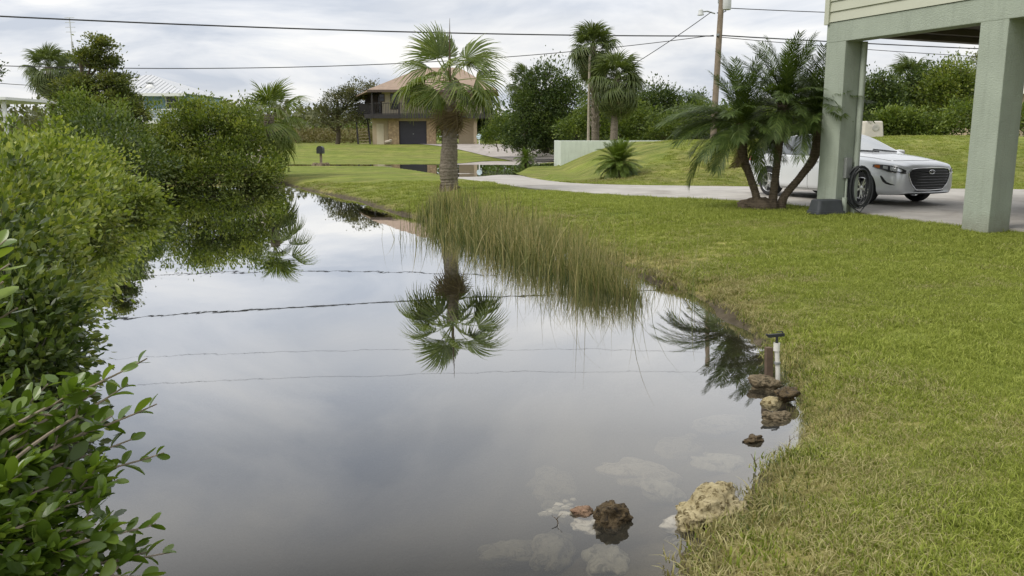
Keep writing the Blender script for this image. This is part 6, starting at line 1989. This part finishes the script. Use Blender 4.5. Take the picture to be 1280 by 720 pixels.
for i, (px, py, L_, a_) in enumerate(((946, 588, .09, 1.9), (985, 560, .07, 1.4), (700, 655, .05, 2.4))):
    p = G(px, py, .0)
    mb = MB(); q = Vector((math.cos(a_) * L_, .02, abs(math.sin(a_)) * L_))
    mb.tube([(0, 0, -.04), tuple(q * .5 + Vector((.006, 0, 0))), tuple(q)], [.003, .0028, .0012], 5); mb.tube([tuple(q * .5), tuple(q * .5 + Vector((.03, 0, .03)))], [.002, .001], 5)
    o = mb.build('twig', BARK, None); o.location = p
    tag(o, ['forked dark twig standing in the shallows near the bank', 'short dark twig among the grass at the bank edge', 'tiny dark twig beside the pale pebbles', 'small floating twig alone on the open water'][i], 'twig')
# ---- turf: tufts of blades scattered over the lawn
def turf_blade_mat():
    m = new_mat('turf_blade')
    t = NT(m)
    d = t.n('ShaderNodeAttribute', attribute_name='dry', attribute_type='INSTANCER').outputs['Fac']
    b = t.n('ShaderNodeAttribute', attribute_name='tint').outputs['Fac']
    g = t.ramp(b, [(0.0, (0.11, 0.145, 0.019)), (0.5, (0.255, 0.305, 0.044)), (1.0, (0.42, 0.45, 0.105))])
    s = t.ramp(b, [(0.0, (0.16, 0.125, 0.05)), (0.5, (0.31, 0.265, 0.11)), (1.0, (0.50, 0.44, 0.24))])
    # blades inside a tuft go straw one by one
    f = t.math('GREATER_THAN', t.math('ADD', d, t.math('MULTIPLY', t.math('SUBTRACT', b, .5), .75)), .66)
    c = t.mix(t.math('MULTIPLY', f, .85), g, s)
    df = t.bsdf(c, .6, 0, None, .25)
    tr = t.n('ShaderNodeBsdfTranslucent'); t.t.links.new(c, tr.inputs[0])
    mx = t.n('ShaderNodeMixShader'); mx.inputs[0].default_value = .3
    t.t.links.new(df, mx.inputs[1]); t.t.links.new(tr.outputs[0], mx.inputs[2])
    t.out(mx.outputs[0])
    return m
M['turf_blade'] = turf_blade_mat()
def tuft(seed, nb=32, rad=.075, h=.034, wd=.003):
    global rng
    keep = rng; rng = np.random.default_rng(seed)
    a = rng.uniform(0, 6.28, nb); r = rad * np.sqrt(rng.uniform(0, 1, nb))
    pos = np.stack([r * np.cos(a), r * np.sin(a), np.full(nb, -.006)], 1)
    ld = rng.normal(size=(nb, 2)); ld /= np.linalg.norm(ld, axis=1, keepdims=True)
    me = blades('tuft', pos, h * rng.uniform(.5, 1.3, nb), ld, np.abs(rng.normal(.7, .45, nb)), wd * rng.uniform(.7, 1.3, nb), rng.uniform(.1, .8, nb), 3, .3)
    rng = keep
    me.materials.append(M['turf_blade'])
    return bpy.data.objects.new('tuft', me)
tuft_col = bpy.data.collections.new('turf_tufts')          # not linked to the scene: only instanced
for i in range(6):
    tuft_col.objects.link(tuft(100 + i))
def scatter(x0, x1, y0, y1, dens, scl):
    n = int((x1 - x0) * (y1 - y0) * dens)
    x, y = rng.uniform(x0, x1, n), rng.uniform(y0, y1, n)
    # keep what the frame or its mirror in the pond could show, with a generous margin
    k = (np.abs(x) < y * .72 + 1.2)
    x, y = x[k], y[k]
    z, sdp, sdd, sdf = land_z(x, y)
    k = (sdp + .16 * (vnoise(x, y, .3, 31) - .5) > .03) & (sdd > .02) & (z > .01) & (x > -9.5)
    k &= ~((y > 27) & (sdf < 6))
    k &= rng.uniform(0, 1, len(x)) < np.clip(.35 + sdp * 1.2, 0, 1)
    x, y, z, sdp = x[k], y[k], z[k], sdp[k]
    return np.column_stack([x, y, z]), np.clip(dryness(x, y, sdp) + .5 * (vnoise(x, y, .28, 35) - .5) + rng.normal(0, .1, len(x)), 0, 1), scl * rng.uniform(.6, 1.35, len(x)) * (.72 + .6 * vnoise(x, y, .55, 33)) * (1 + .35 * np.exp(-sdp / .25))
parts = [scatter(.4, 6.5, 1.6, 5.5, 620, 1.0), scatter(.4, 8.5, 5.5, 9, 380, 1.1), scatter(.5, 11, 9, 14, 190, 1.35), scatter(-3, 14, 14, 21, 90, 1.7), scatter(-9, 18, 21, 30, 50, 1.5), scatter(2, 18, 30, 38, 34, 1.5)]
pos = np.vstack([p[0] for p in parts]); dr_ = np.concatenate([p[1] for p in parts]); sc_ = np.concatenate([p[2] for p in parts])
gm = bpy.data.meshes.new('lawn_grass')
gm.vertices.add(len(pos)); gm.vertices.foreach_set('co', pos.astype(np.float32).ravel())
for nm_, arr in (('dry', dr_), ('scl', sc_), ('rot', rng.uniform(0, 6.28, len(pos)))):
    a = gm.attributes.new(nm_, 'FLOAT', 'POINT'); a.data.foreach_set('value', arr.astype(np.float32))
grass = link('lawn_grass', gm)
tag(grass, 'short mown lawn grass with dry straw patches along the pond', 'grass', kind='stuff')
ng = bpy.data.node_groups.new('scatter_tufts', 'GeometryNodeTree')
ng.interface.new_socket('Geometry', in_out='INPUT', socket_type='NodeSocketGeometry')
ng.interface.new_socket('Geometry', in_out='OUTPUT', socket_type='NodeSocketGeometry')
gi, go = ng.nodes.new('NodeGroupInput'), ng.nodes.new('NodeGroupOutput')
ci = ng.nodes.new('GeometryNodeCollectionInfo'); ci.inputs['Collection'].default_value = tuft_col; ci.inputs['Separate Children'].default_value = True; ci.inputs['Reset Children'].default_value = True
ip = ng.nodes.new('GeometryNodeInstanceOnPoints'); ip.inputs['Pick Instance'].default_value = True
def nattr(nm_):
    n = ng.nodes.new('GeometryNodeInputNamedAttribute'); n.data_type = 'FLOAT'; n.inputs['Name'].default_value = nm_; return n.outputs['Attribute']
cx = ng.nodes.new('ShaderNodeCombineXYZ'); ng.links.new(nattr('rot'), cx.inputs['Z'])
ng.links.new(gi.outputs[0], ip.inputs['Points']); ng.links.new(ci.outputs[0], ip.inputs['Instance'])
ng.links.new(cx.outputs[0], ip.inputs['Rotation']); ng.links.new(nattr('scl'), ip.inputs['Scale'])
ng.links.new(ip.outputs[0], go.inputs[0])
md = grass.modifiers.new('tufts', 'NODES'); md.node_group = ng
